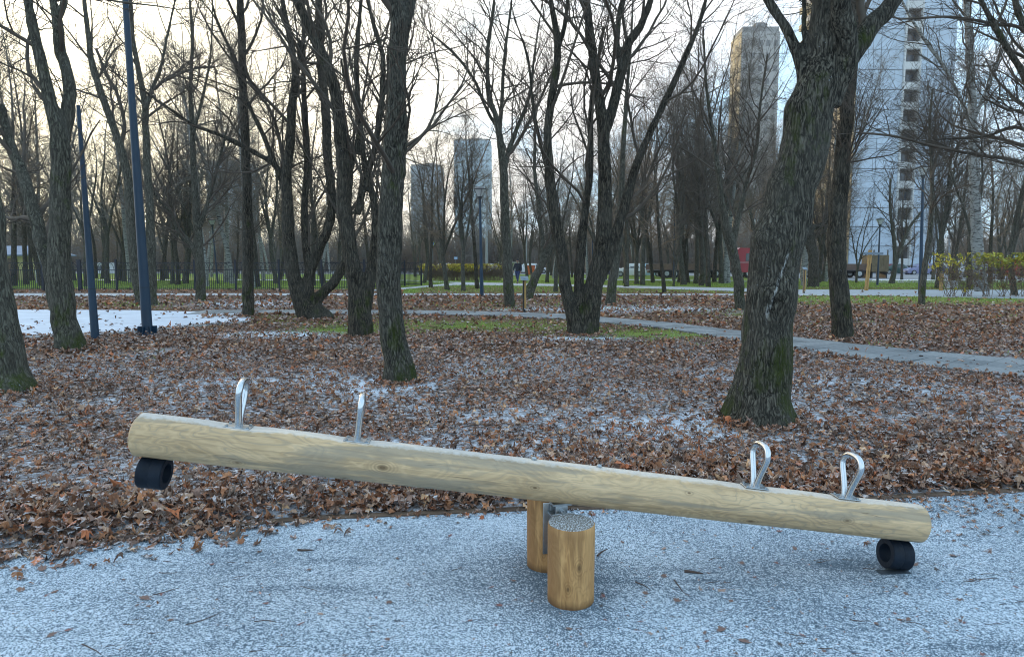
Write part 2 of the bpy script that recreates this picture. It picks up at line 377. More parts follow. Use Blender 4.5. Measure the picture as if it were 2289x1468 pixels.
# ------------------------------------------------------------------ ground and paved surfaces
EDGE = [(-900, 1400), (-300, 1275), (0, 1238), (150, 1218), (370, 1190), (700, 1163), (1180, 1142), (1500, 1136), (1800, 1128), (2050, 1112), (2289, 1100), (2700, 1085), (3600, 1065)]
EW = np.array([G(*p)[:2] for p in EDGE])
def edgeY(x): return np.interp(x, EW[:, 0], EW[:, 1])
def height(x, y):
    d = y-edgeY(x)
    m = np.clip(d/.25, 0, 1)*np.exp(-np.clip(d-.3, 0, None)/.9)
    a = .055+.03*np.sin(x*1.7+.6)+.02*np.sin(x*4.1+2)
    return m*a*(y < 12)+ np.clip(d, 0, 1)*(.012*np.sin(x*2.3+y*1.1)+.010*np.sin(y*3.1-x*1.3))*(y < 9) 
def interp(xs, pts): return np.interp(xs, [p[0] for p in pts], [p[1] for p in pts])
PATH_T = [(430, 694), (560, 694), (900, 694), (1100, 697), (1270, 703), (1500, 722), (1700, 745), (1900, 768), (2100, 788), (2289, 805), (2700, 842), (3300, 900)]
PATH_B = [(430, 703), (560, 701), (900, 702), (1100, 706), (1270, 714), (1500, 736), (1700, 768), (1900, 797), (2100, 822), (2289, 842), (2700, 890), (3300, 960)]
def blob(px, py, cx, cy, rx, ry): return np.exp(-((px-cx)/rx)**2-((py-cy)/ry)**2)
def masks(x, y):
    px, py = PX(x, y)
    g = np.zeros_like(px); f = np.zeros_like(px)
    far = py < 655
    g = np.where(far, np.where(px < 930, .95, np.where(py < 641, .75, .45)), g)
    g = np.where(far & (px < 900) & (py > 646), .0, g)
    mid = (py >= 655) & (py < interp(px, PATH_T))
    g = np.where(mid, .10+.5*(px > 1780)*np.exp(-((py-668)/14)**2)+.22*blob(px, py, 1130, 685, 260, 10)+.3*blob(px, py, 300, 682, 130, 8)+.3*blob(px, py, 1650, 700, 90, 10), g)
    nearz = py >= interp(px, PATH_T)
    gg = .62*blob(px, py, 1050, 728, 420, 17)+.5*blob(px, py, 1420, 750, 190, 13)+.55*blob(px, py, 740, 742, 120, 9)+.3*blob(px, py, 620, 708, 120, 9)
    gg = gg+.35*blob(px, py, 890, 850, 50, 7)+.35*blob(px, py, 1885, 757, 110, 8)+.3*blob(px, py, 1560, 745, 130, 14)
    g = np.where(nearz, gg, g)
    f = np.where(py > 660, .14+.17*np.clip((py-735)/90, 0, 1), 0)+np.clip((py-740)/80, 0, 1)*.05*np.sin(x*.9+1)*np.sin(y*1.3)
    f = f+.55*blob(px, py, 1620, 948, 190, 18)+.4*blob(px, py, 1290, 756, 110, 5)+.4*blob(px, py, 850, 860, 110, 12)+.5*blob(px, py, 600, 748, 140, 8)+.3*blob(px, py, 1400, 690, 300, 8)+.3*blob(px, py, 560, 680, 140, 10)
    return g, np.clip(f, 0, 1)
ys = np.concatenate((np.arange(-12, 2, 1.), np.arange(2, 9, .09), np.geomspace(9, 110, 210), np.geomspace(112, 640, 16)))
ts = np.linspace(-1, 1, 281)
Yg, Tg = np.meshgrid(ys, ts, indexing='ij'); half = np.maximum(14, np.abs(Yg)*1.15+8); Xg = Tg*half
Zg = height(Xg, Yg)-.004
Zg = np.where(Yg < edgeY(Xg)+.03, -.03, Zg)
V = np.stack((Xg, Yg, Zg), -1).reshape(-1, 3); nx = len(ts); ny = len(ys)
ii = (np.arange(ny-1)[:, None]*nx+np.arange(nx-1)).ravel()
me = mesh_np('ground', V, np.stack((ii, ii+1, ii+nx+1, ii+nx), 1), M['ground'])
g_, f_ = masks(V[:, 0], np.maximum(V[:, 1], 1.5))
for nm, arr in (('grass', g_), ('frost', f_)):
    a = me.attributes.new(nm, 'FLOAT', 'POINT'); a.data.foreach_set('value', np.where(V[:, 1] < 2, 0, arr).astype(np.float32))
ground = tag(link('ground', me), 'ground under the trees, leaf-strewn with frost and patches of grass', kind='structure')

# rubber play surface in front
xs = np.linspace(-9, 9, 361); rows = []
tt = np.linspace(0, 1, 60)
Xr = np.repeat(xs[None], len(tt), 0); Yr = -8+(edgeY(Xr)+8)*(1-(1-tt[:, None])**1.0)
Yr = np.where(tt[:, None] >= 0, Yr, Yr)
Vr = np.stack((Xr, Yr, np.full_like(Xr, .004)), -1).reshape(-1, 3)
ii = (np.arange(len(tt)-1)[:, None]*len(xs)+np.arange(len(xs)-1)).ravel()
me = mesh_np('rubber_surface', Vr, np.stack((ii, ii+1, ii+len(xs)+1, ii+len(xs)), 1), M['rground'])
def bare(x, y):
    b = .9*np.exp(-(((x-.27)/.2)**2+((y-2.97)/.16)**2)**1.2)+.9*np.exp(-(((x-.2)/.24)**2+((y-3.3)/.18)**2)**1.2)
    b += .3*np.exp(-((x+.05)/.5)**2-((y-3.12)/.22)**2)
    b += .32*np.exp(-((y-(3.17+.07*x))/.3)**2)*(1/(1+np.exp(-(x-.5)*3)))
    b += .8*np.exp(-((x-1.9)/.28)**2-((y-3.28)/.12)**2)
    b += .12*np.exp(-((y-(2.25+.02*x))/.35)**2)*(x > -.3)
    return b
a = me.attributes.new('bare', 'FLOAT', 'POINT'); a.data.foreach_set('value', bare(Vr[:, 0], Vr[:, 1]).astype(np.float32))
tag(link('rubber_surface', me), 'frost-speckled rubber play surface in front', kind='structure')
# timber-brown edging strip between rubber and litter
M['edging'] = simple('brown_rubber_edging', (.11, .07, .045), .85, var=.4, nscale=9)
mb = MB(); e = np.linspace(-9, 9, 160)
ring = [[(x, edgeY(x)-.004, -.03), (x, edgeY(x)-.004, .012), (x, edgeY(x)+.05, .014), (x, edgeY(x)+.05, -.03)] for x in e]
mb.loft(ring); tag(mb.build('edging_strip', M['edging']), 'brown edging strip between rubber and leaves', kind='structure')

def ribbon(name, top, bot, z, mat, label, n=120, thick=.0):
    x0, x1 = top[0][0], top[-1][0]; px = np.linspace(x0, x1, n)
    a = np.array([G(p, q, z) for p, q in zip(px, interp(px, top))]); b = np.array([G(p, q, z) for p, q in zip(px, interp(px, bot))])
    m_ = 5; V = np.stack([a+(b-a)*k/(m_-1) for k in range(m_)]).reshape(-1, 3)
    ii = (np.arange(m_-1)[:, None]*n+np.arange(n-1)).ravel()
    F = np.stack((ii, ii+n, ii+n+1, ii+1), 1)
    if thick:   # skirt
        lo = V.copy(); lo[:, 2] -= thick; k = len(V); V = np.concatenate((V, lo)); j = np.arange(n-1)+(m_-1)*n
        F = np.concatenate((F, np.stack((j, j+k, j+k+1, j+1), 1)))
    return tag(link(name, mesh_np(name, V, F, mat)), label, kind='structure')
M['path'] = simple('frosty_concrete_path', (.37, .39, .41), .85, var=.15, nscale=2)
M['frostpatch'] = simple('frosted_play_area', (.55, .60, .68), .85, var=.13, nscale=1.4)
M['asphalt'] = simple('pale_frosty_asphalt', (.26, .27, .29), .85, var=.12, nscale=.5)
M['white'] = simple('white_road_paint', (.72, .73, .75), .7, var=.08)
ribbon('play_area', [(-500, 692), (45, 692), (300, 693), (470, 697), (560, 701)], [(-500, 760), (45, 750), (170, 748), (340, 735), (480, 722), (560, 716)], .012, M['frostpatch'], 'frost-covered play area on the left', 90)
ribbon('kerb_strip', [(-500, 760), (45, 750), (170, 748), (340, 735), (480, 722), (560, 716)], [(-500, 763), (45, 753), (170, 751), (340, 737.5), (480, 724), (560, 717.5)], .03, M['concrete'], 'low kerb along the near side of the frosted play area', 80, .03)
ribbon('path_mid', [(-900, 655), (900, 655.5), (1960, 657), (2289, 657), (2700, 657), (3600, 660)], [(-900, 663), (0, 662), (900, 660), (1960, 660.5), (2289, 668), (2700, 675), (3600, 684)], .012, M['path'], 'pale footpath crossing the park', 160)
ribbon('path_far', [(820, 648), (900, 643), (960, 637.5), (1030, 630.5), (1300, 636), (1640, 643.5), (1780, 647), (2289, 648), (3600, 650)], [(820, 651), (900, 647), (960, 641), (1030, 637), (1300, 640.5), (1640, 650.5), (1780, 657.1), (2289, 657.1), (3600, 658)], .016, M['path'], 'pale footpath where the person walks', 160)
ribbon('path_gate', [(500, 624), (900, 625.5), (1035, 630.7)], [(500, 626), (900, 627.5), (1035, 632.5)], .012, M['path'], 'pale footpath behind the gate end of the fence', 40)
ribbon('path_back', [(1300, 623), (1640, 627), (1700, 628)], [(1300, 624.6), (1640, 629.4), (1700, 630.4)], .012, M['path'], 'thin pale path between trees and the truck', 40)
ribbon('path_lawn', [(220, 624.5), (420, 625)], [(220, 626.5), (420, 627)], .012, M['path'], 'pale path winding over the lawn behind the fence', 20)
ribbon('road', [(-1500, 603), (1700, 605.5), (1880, 606), (2300, 604), (4000, 602)], [(-1500, 609), (1300, 613), (1600, 617), (1880, 625), (1950, 632), (2300, 631), (4000, 630)], .012, M['asphalt'], 'pale asphalt road and parking with cars', 120)
ribbon('road_marking', [(1950, 624.5), (2300, 625), (2900, 626)], [(1950, 627), (2300, 627.8), (2900, 629)], .018, M['white'], 'white line painted on the road', 40)

# paved diagonal path: bedding + slabs as pieces
bed = ribbon('paved_path', PATH_T, PATH_B, .006, simple('path_bedding', (.10, .10, .10), .95, var=.3, nscale=20), 'diagonal slab path through the leaves', 220)
slabm = []
for k, c in enumerate([(.19, .205, .215), (.235, .25, .26), (.15, .165, .175)]):
    slabm.append(simple('slab_grey_%d' % k, c, .85, var=.16, nscale=9, bump=.3))
slab_me = []
for k in range(3):
    mb = MB(); mb.box((0, 0, 0), (1, 1, 1)); slab_me.append(mb.mesh('slab', slabm[k]))
pxs = np.linspace(430, 3300, 700)
mid = np.array([G(p, (a_+b_)/2) for p, a_, b_ in zip(pxs, interp(pxs, PATH_T), interp(pxs, PATH_B))])[:, :2]
# start from the right (nearest)
wd = []
for p in pxs:
    a_ = np.array(G(p, float(interp(p, PATH_T)))); b_ = np.array(G(p, float(interp(p, PATH_B)))); wd.append((a_, b_))
cum = np.concatenate(([0], np.cumsum(np.linalg.norm(np.diff(mid, axis=0), axis=1))))
def path_frame(s):
    p = np.array([np.interp(s, cum, mid[:, 0]), np.interp(s, cum, mid[:, 1])]); q = np.array([np.interp(s+.15, cum, mid[:, 0]), np.interp(s+.15, cum, mid[:, 1])])
    t = (q-p); t = t/(np.linalg.norm(t)+1e-9); return p, t
Ltot = cum[-1]; s = Ltot-.3; slabs = []; 
while s > .3:
    p, t = path_frame(s-.2); nrm = np.array((-t[1], t[0])); ppx = PX(p[0], p[1])[0]
    i = int(np.argmin(np.abs(pxs-ppx))); wv = abs(np.dot((wd[i][0]-wd[i][1])[:2], nrm)); wv = float(np.clip(wv, .8, 2.2))
    for j in range(3):
        off = (j-1)*wv/3
        slabs.append((p+nrm*off, t, .39, wv/3-.012, ppx))
    s -= .40
vis = [q for q in slabs if -100 < q[4] < 2420][:300]
rest = [q for q in slabs if q[4] <= 2420][300:] + [q for q in slabs if q[4] >= 2420]
for (p, t, l, wv, _) in vis:
    o = link('slab', random.choice(slab_me[:2]+slab_me), bed, (p[0], p[1], .006+random.uniform(0, .004)), (random.uniform(-.003, .003), 0, math.atan2(t[1], t[0])))
    o.scale = (l, wv, .03)
if rest:
    mb = MB()
    for (p, t, l, wv, _) in rest: mb.box((p[0], p[1], .007), (l, wv, .03), Matrix.Rotation(math.atan2(t[1], t[0]), 3, 'Z'))
    tag(mb.build('slabs_beyond', slabm[0], bed), kind='stuff')

# ------------------------------------------------------------------ leaf litter
PAL = np.array([(.13, .062, .034), (.19, .092, .048), (.24, .115, .055), (.075, .045, .032), (.17, .115, .085), (.25, .175, .125), (.15, .10, .08), (.27, .10, .045), (.11, .085, .07), (.33, .22, .13)])
PW = np.array([.17, .15, .08, .15, .12, .08, .12, .04, .07, .02]); PW = PW/PW.sum(); PAL = PAL*np.array((1.98, 1.84, 1.74))+np.array((.006, .006, .006))
def leaf_template(kind):
    if kind == 0:
        an = np.radians([90, 68, 45, 22, 0, -35, -62, -90, -118, -145, 180, 158, 135, 112]); ra = np.array([1, .58, .95, .52, .82, .45, .62, .32, .62, .45, .82, .52, .95, .58])
    elif kind == 1:
        an = np.radians([90, 40, -5, -50, -130, 185, 140]); ra = np.array([1, .72, .85, .6, .6, .85, .72])
    else:
        an = np.radians([90, 0, -90, 180]); ra = np.array([1, .7, 1, .7])
    xy = np.stack((np.cos(an)*ra, np.sin(an)*ra), 1); xy = np.concatenate((np.zeros((1, 2)), xy)); n = len(an)
    F = np.array([(0, i+1, (i+1) % n+1) for i in range(n)])
    if kind == 2: xy = xy[1:]; F = np.array([(0, 1, 2), (0, 2, 3)])
    return xy, F
def scatter_leaves(P, size, kind, tilt, z0, cols=None):
    xy, F = leaf_template(kind); n = len(P); k = len(xy)
    s = size*rng.uniform(.55, 1.25, n); xyv = xy[None]*s[:, None, None]*rng.uniform(.6, 1.15, (n, k, 1))
    ca = rng.normal(0, .85, (n, 1))/s[:, None]; cb = rng.normal(0, .8, (n, 1))/s[:, None]
    z = ca*xyv[..., 0]**2*.8+cb*xyv[..., 1]**2*.8+rng.normal(0, .10, (n, k))*s[:, None]
    L = np.stack((xyv[..., 0], xyv[..., 1], z), -1)
    a = rng.uniform(0, 2*np.pi, n); tl = np.abs(rng.normal(0, tilt, n)); ax = rng.uniform(0, 2*np.pi, n)
    ca_, sa_ = np.cos(a), np.sin(a)
    X = L[..., 0]*ca_[:, None]-L[..., 1]*sa_[:, None]; Yv = L[..., 0]*sa_[:, None]+L[..., 1]*ca_[:, None]; Z = L[..., 2]
    kx, ky = np.cos(ax)[:, None], np.sin(ax)[:, None]; ct, st = np.cos(tl)[:, None], np.sin(tl)[:, None]
    dot = kx*X+ky*Yv
    X2 = X*ct+(ky*Z)*st+kx*dot*(1-ct); Y2 = Yv*ct+(-kx*Z)*st+ky*dot*(1-ct); Z2 = Z*ct+(kx*Yv-ky*X)*st
    zmin = Z2.min(1, keepdims=True)
    V = np.stack((X2+P[:, 0:1], Y2+P[:, 1:2], Z2-zmin*.75+z0[:, None]), -1).reshape(-1, 3)
    FF = (F[None]+(np.arange(n)*k)[:, None, None]).reshape(-1, 3)
    c = PAL[rng.choice(len(PAL), n, p=PW)]*rng.uniform(.7, 1.3, (n, 1)) if cols is None else cols
    C = np.repeat(c, k, 0)*rng.uniform(.85, 1.15, (n*k, 1))
    return V, FF, C
def region(y0, y1, dens, xs=.86):
    A = xs*(y1**2-y0**2)+(y1-y0)*1.2; n = int(A*dens)
    y = np.sqrt(rng.uniform(y0**2, y1**2, n)); x = rng.uniform(-1, 1, n)*(xs*y+.6); return x, y
OUT_V, OUT_F, OUT_C, off = [], [], [], 0
def add(V, F, C):
    global off
    OUT_V.append(V); OUT_F.append(F+off); OUT_C.append(C); off += len(V)
def vn(x, y, s, seed=0):   # cheap smooth noise
    return (np.sin(x*s+1.3+seed)*np.cos(y*s*1.13-.7+seed)+np.sin(x*s*2.3-y*s*1.9+seed*2)*.5+np.sin(-x*s*.7+y*s*3.1+seed)*.4)/1.9
def on_path(x, y, m=0):
    px, py = PX(x, y); a = (py > interp(px, PATH_T)+m) & (py < interp(px, PATH_B)-m) & (px > 430)
    pa = (px < 555) & (py > 693) & (py < interp(px, [(-500, 760), (45, 750), (170, 748), (340, 735), (480, 722), (560, 716)])) 
    pa &= ~((px > 450) & (px < 550) & (py > 703) & (py < 712))
    p2 = (py < interp(px, [(-900, 663), (0, 662), (900, 660), (1960, 660.5), (2289, 668)])) & (py > 655)
    p3 = (py > interp(px, [(820, 648), (900, 643), (960, 637.5), (1030, 630.5), (1300, 636), (1640, 643.5), (1780, 647), (2289, 648)])) & (py < interp(px, [(820, 651), (900, 647), (960, 641), (1030, 637), (1300, 640.5), (1640, 650.5), (1780, 657.1), (2289, 657.1)])) & (px > 820)
    return a | pa | p2 | p3
def leafkeep(x, y, base):
    g, f = masks(x, y); pr = base-1.15*np.clip(g, 0, 1)-.75*np.clip(f-.40, 0, 1)+.22*vn(x, y, 2.1)+.15*vn(x, y, 6.3, 2)
    return (rng.uniform(0, 1, len(x)) < pr) & (~on_path(x, y) | (rng.uniform(0, 1, len(x)) < .035))
# near
for (y0, y1, dens, size, kind, tilt, base) in ((3.2, 6.5, 460, .041, 0, .26, .86), (6.5, 10.5, 330, .046, 0, .27, .82), (10.5, 17, 180, .055, 1, .3, .82), (17, 24, 75, .07, 2, .33, .76), (24, 36, 36, .09, 2, .35, .7), (36, 56, 8, .10, 2, .3, .35)):
    x, y = region(y0, y1, dens); k = leafkeep(x, y, base) & (y > edgeY(x)+rng.exponential(.03, len(x))); x, y = x[k], y[k]
    pz = height(x, y)+rng.uniform(0, .022, len(x))
    # piled windrow near the edge
    add(*scatter_leaves(np.stack((x, y), 1), size, kind, tilt, pz))
# windrow: thicker heap of upright curled leaves near the rubber edge
n = 12500; x = rng.uniform(-3.8, 4.2, n); d = rng.gamma(1.6, .22, n); y = edgeY(x)+.05+d
k = rng.uniform(0, 1, n) < (.55+.3*np.sin(x*1.7+.6)+.25*(x > .8)); x, y = x[k], y[k]
add(*scatter_leaves(np.stack((x, y), 1), .047, 0, .5, height(x, y)+rng.uniform(0, .05, len(x))))
# leaves spilling over the rubber at the left edge and right edge
n = 520; x = rng.normal(-2.1, .5, n); y = edgeY(x)+.1-np.abs(rng.normal(0, .19, n)); add(*scatter_leaves(np.stack((x, y), 1), .04, 0, .3, np.full(n, .006)))
n = 420; x = rng.uniform(1.9, 3.9, n); y = edgeY(x)-np.abs(rng.normal(0, .30, n)); add(*scatter_leaves(np.stack((x, y), 1), .022, 0, .25, np.full(n, .006)))
n = 260; x = rng.uniform(-2.8, 3.4, n); y = edgeY(x)-np.abs(rng.normal(0, .05, n)); add(*scatter_leaves(np.stack((x, y), 1), .022, 0, .3, np.full(n, .006)))
# leaves banked against the trunks
for (px, py, w_) in [(12, 878, 120), (157, 784, 66), (806, 754, 62), (893, 856, 84), (1302, 750, 70), (1700, 946, 168), (1882, 760, 48), (700, 716, 62), (554, 708, 30)]:
    gx, gy, _ = G(px, py); r_ = w_/2/FPX*gy; n = int(240*r_/.3); a = rng.uniform(0, 6.28, n); q = r_*(.85+np.abs(rng.normal(0, .28, n))); x = gx+np.cos(a)*q; y = gy+np.sin(a)*q
    add(*scatter_leaves(np.stack((x, y), 1), .045, 0, .5, rng.uniform(0, .05, n)))
# tiny crumbs all over the rubber
n = 900; x = rng.uniform(-3, 3.2, n); y = rng.uniform(1.8, 4.1, n); k = (y < edgeY(x)) & (rng.uniform(0, 1, n) < .45+.25*(x > 0)); x, y = x[k], y[k]
add(*scatter_leaves(np.stack((x, y), 1), .0075, 1, .2, np.full(len(x), .006)))
me = mesh_np('leaf_litter', np.concatenate(OUT_V), np.concatenate(OUT_F), M['leaf'], smooth=False, cols=np.concatenate(OUT_C))
tag(link('leaf_litter', me), 'brown fallen maple leaves dusted with frost covering the park ground', 'fallen leaves', kind='stuff')

# fallen sticks in the litter
sv, sf, so_n = [], [], 0
rg_s = np.random.default_rng(77); n = 900; y = np.sqrt(rg_s.uniform(3.8**2, 17**2, n)); x = rg_s.uniform(-1, 1, n)*(.86*y+.6); k = (y > edgeY(x)+.05) & ~on_path(x, y); x, y = x[k], y[k]; n = len(x)
a_ = rg_s.uniform(0, 6.28, n); L_s = rg_s.gamma(2, .07, n)+.05; f_ = np.linspace(-.5, .5, 4)
pz_ = height(x, y)+.028; bend_ = rg_s.normal(0, .12, (n, 1))
STK = np.stack((x[:, None]+np.cos(a_)[:, None]*L_s[:, None]*f_[None]-np.sin(a_)[:, None]*bend_*L_s[:, None]*(f_[None]**2*4), y[:, None]+np.sin(a_)[:, None]*L_s[:, None]*f_[None]+np.cos(a_)[:, None]*bend_*L_s[:, None]*(f_[None]**2*4), pz_[:, None]+rg_s.uniform(-.004, .012, (n, 4))), -1)
n_st = n
# grass blades
def blades(n, y0, y1, h, wd, thr, name, label):
    y = np.sqrt(rng.uniform(y0**2, y1**2, n)); x = rng.uniform(-1, 1, n)*(.86*y+.6)
    g, f = masks(x, y); k = (rng.uniform(0, 1, n) < np.clip(g*1.25-.12+.3*vn(x, y, 1.7, 1), 0, 1)) & ~on_path(x, y, -.8); x, y = x[k], y[k]; n = len(x)
    a = rng.uniform(0, 2*np.pi, n); hh = h*rng.uniform(.5, 1.3, n); z = height(x, y)-.005
    dx, dy = np.cos(a)*wd/2, np.sin(a)*wd/2; lx, ly = rng.normal(0, .5, n)*hh, rng.normal(0, .5, n)*hh
    V = np.stack((np.stack((x-dx, y-dy, z), 1), np.stack((x+dx, y+dy, z), 1), np.stack((x+lx, y+ly, z+hh), 1)), 1).reshape(-1, 3)
    F = np.arange(n*3).reshape(-1, 3)
    c = np.array([(.21, .30, .045)])*rng.uniform(.5, 1.5, (n, 1))+rng.uniform(0, .04, (n, 1))*np.array([[1, .5, .1]])
    me = mesh_np(name, V, F, M['grass'], smooth=False, cols=np.repeat(c, 3, 0))
    tag(link(name, me), label, 'grass', kind='stuff')
m, t, b = newmat('grass_blade'); LK(t, N(t, 'ShaderNodeAttribute', attribute_name='Col').outputs['Color'], b.inputs['Base Color']); b.inputs['Roughness'].default_value = .6; M['grass'] = m
blades(120000, 9, 24, .055, .016, 0, 'grass', 'short green grass growing through leaves near the slab path')
blades(160000, 24, 60, .07, .045, 0, 'grass_beyond', 'green lawn grass beyond the footpath and fence')

# ------------------------------------------------------------------ see-saw
PIV = Vector((.22, 3.15, .50)); YAW = R(4.0); TILT = R(7.95)
ss = empty('seesaw', (PIV.x, PIV.y, 0), YAW, 'big wooden log seesaw with four steel handles, right end resting on the frosted rubber', 'seesaw')
HND = [-1.515, -.97, .975, 1.45]
TR = Matrix.Translation((0, 0, PIV.z)) @ Matrix.Rotation(TILT, 4, 'Y')      # beam frame inside seesaw frame
def bset(o): o.matrix_local = TR @ o.matrix_local; return o
def top_h(sx, r):     # height of the flattened seats
    h = r
    for i, hs in enumerate(HND):
        d = abs(sx-hs-(.10 if hs > 0 else -.06)*0)
        h = min(h, r-.010*(1-min(1, max(0, (d-.08)/.14))))
    return h
rings = []; nseg = 230; na = 48
for i in range(nseg+1):
    sx = -1.965+3.835*i/nseg; f = i/nseg; r = .1-.006*f
    e_ = min(sx+1.965, 1.87-sx); rr = r-.02*max(0, 1-e_/.02)**2 if e_ < .02 else r
    r2 = rr*(1+.008*math.sin(sx*3.1)+.005*math.sin(sx*7.7+1)); zt = top_h(sx, r)-.5*(r-rr)
    ring = []
    for k in range(na):
        a = 2*math.pi*k/na; q = r2*(1+.006*math.sin(3*a+sx*1.3)); ring.append((sx, math.cos(a)*q, min(math.sin(a)*q, zt)))
    rings.append(ring)
mb = MB(); mb.loft(rings); beam = bset(mb.build('beam', M['beam'], ss, smooth=True, angle=50))
for hs in HND:
    h0 = .087
    pts = []
    Wd, Ht = .078, .205
    # teardrop loop in the plane across the beam
    prof = [(-.017, 0), (-.020, .03), (-.034, .075), (-.055, .12), (-.069, .155), (-.0705, .178), (-.060, .199), (-.038, .213), (-.012, .2175), (.012, .2175), (.038, .213), (.060, .199), (.0705, .178), (.069, .155), (.055, .12), (.034, .075), (.020, .03), (.017, 0)]
    pp = np.array(prof); tq = np.arange(len(pp)); tf = np.linspace(0, len(pp)-1, 70)
    sm = np.stack((np.interp(tf, tq, pp[:, 0]), np.interp(tf, tq, pp[:, 1])), 1)
    for _ in range(4): sm[1:-1] = (sm[:-2]+sm[1:-1]*2+sm[2:])/4
    mb = MB(); mb.tube([(hs-p[0]*math.sin(R(5)), p[0]*math.cos(R(5)), h0+p[1]) for p in sm], .0150, 14); hd = bset(mb.build('handle', M['steel'], ss, True, angle=60))
    mb = MB(); mb.box((hs, 0, h0+.004), (.12, .075, .005), bev=.002); pl = mb.build('base_plate', M['zinc'], hd)
    for sx_, sy_ in ((-.046, -.026), (.046, -.026), (-.046, .026), (.046, .026)):
        mb = MB(); mb.cyl((hs+sx_, sy_, h0+.007), (hs+sx_, sy_, h0+.013), .007, n=6); mb.build('bolt', M['zinc'], hd)
def ringpart(sx, name):
    mb = MB(); Rr, ri, hl = .075, .046, .056; n = 48; prof = [(-hl, ri), (-hl, Rr-.004), (-hl+.004, Rr), (-.004, Rr), (0, Rr-.002), (.004, Rr), (hl-.004, Rr), (hl, Rr-.004), (hl, ri)]
    rr = [[(sx+p[0], p[1]*math.cos(2*math.pi*k/n), -.096-.074+p[1]*math.sin(2*math.pi*k/n)) for k in range(n)] for p in prof]
    mb.loft(rr+[rr[0]], cap=False); bmesh.ops.remove_doubles(mb.bm, verts=mb.bm.verts, dist=1e-5)
    return bset(mb.build('rubber_bumper', M['rubber'], ss, True, angle=35))
ringpart(-1.87, 0); ringpart(1.765, 1)
for sx in (-.13, .19):
    mb = MB(); mb.cyl((sx, 0, .09), (sx, 0, .104), .014, n=16); mb.sph((sx, 0, .104), .013, 14, (1, 1, .6)); bset(mb.build('bolt_cap', M['zinc'], ss, True))
# bracket under the beam, axle and post plates (not tilted)
def Lc(x, y, z=0):   # world -> seesaw frame
    v = Matrix.Rotation(-YAW, 3, 'Z') @ Vector((x-PIV.x, y-PIV.y, 0)); return Vector((v.x, v.y, z))
fp, rp = Lc(.272, 2.975), Lc(.18, 3.335)
for (c, r, h) in ((fp, .108, .365), (rp, .103, .372)):
    mb = MB(); n = 48; rg = []
    for i in range(14):
        z = -.03+(h+.03)*i/13; rg.append([(math.cos(2*math.pi*k/n)*r*(1+.012*math.sin(2*2*math.pi*k/n+z*2)-.01*(i > 12)), math.sin(2*math.pi*k/n)*r*(1+.012*math.sin(3*2*math.pi*k/n)), z) for k in range(n)])
    rg.append([(p[0]*.975, p[1]*.975, p[2]+.004) for p in rg[-1]])
    mb.loft(rg); mb.build('post', M['post'], ss, True, loc=c, angle=50)
dv = (rp-fp).normalized(); ang = math.atan2(dv.y, dv.x)
mid_ = (fp+rp)/2
mb = MB()
rot = Matrix.Rotation(ang, 3, 'Z')
for q, hh, zz in ((fp+dv*.112, .12, .31), (rp-dv*.108, .26, .24)):
    mb.box((q.x, q.y, zz), (.008, .11, hh), rot, bev=.002)
mb.box((mid_.x, mid_.y, .33), ((rp-fp).length-.22, .07, .008), rot)
mb.cyl((fp+dv*.10).to_tuple()[:2]+(.372,), (rp-dv*.08).to_tuple()[:2]+(.372,), .010)
mb.build('pivot_bracket', M['zinc'], ss, True)
mb = MB()
for e_ in (-.045, .045):
    q = mid_+dv*e_; mb.box((q.x, q.y, .375), (.008, .06, .065), rot, bev=.003); mb.cyl((q-dv*.01).to_tuple()[:2]+(.372,), (q+dv*.01).to_tuple()[:2]+(.372,), .016, n=18)
q = mid_-dv*.055; mb.cyl((q-dv*.012).to_tuple()[:2]+(.372,), q.to_tuple()[:2]+(.372,), .012, n=6)
mb.box((mid_.x, mid_.y, .405), (.12, .09, .01), rot)
mb.build('pivot_bearing', M['zinc'], ss, True)
mb = MB(); c = Lc(1.96, 3.26); mb.box((0, 0, 0), (.16, .05, .005), bev=.002); o = mb.build('rubber_pad', simple('rubber_pad', (.03, .045, .06), .8, var=.4, nscale=40), None)
o.location = (1.92, 3.245, .005); o.rotation_euler = (0, 0, YAW); tag(o, 'thin dark rubber landing pad under the lowered end of the seesaw', 'rubber pad')

# ------------------------------------------------------------------ loose leaves and twigs on the rubber
def leaf_mesh(i, mat, stem):
    r = random.Random(i); bm = MB(); an = [90, 75, 62, 48, 30, 12, -5, -30, -60, -90, -120, -150, 185, 168, 150, 132, 118, 105]; ra = [1, .62, .55, .93, .55, .78, .48, .5, .34, .3, .34, .5, .48, .78, .55, .93, .55, .62]
    if i % 3 != 0: ra = [x if r.random() < .5 else x*r.uniform(.2, .5) for x in ra]; an = [a*(.6 if i % 2 else 1) for a in an]
    cx, cy = r.uniform(-1, 1), r.uniform(-1, 1)
    P = [(math.cos(R(a))*q, math.sin(R(a))*q, .35*cx*(math.cos(R(a))*q)**2+.3*cy*(math.sin(R(a))*q)**2*(1 if a > 0 else -1)+r.uniform(-.06, .06)) for a, q in zip(an, ra)]
    c = bm.bm.verts.new((0, 0, .05)); vs = [bm.bm.verts.new(p) for p in P]
    for a, b_ in zip(vs, vs[1:]+vs[:1]): bm.bm.faces.new((c, a, b_))
    if stem: bm.tube([(0, -.2, .04), (.05, -.7, .06), (.15, -1.3, .1), (.2, -1.8, .03)], .025, 4)
    zm = min(v.co.z for v in bm.bm.verts)
    for v in bm.bm.verts: v.co.z -= zm
    return bm.mesh('fallen_leaf', mat)
LM = [leaf_mesh(i, M['leaf_'+h], i % 2 == 0) for i, h in enumerate(['brown', 'red', 'tan', 'brown', 'dark', 'brown', 'red', 'tan', 'brown'])]
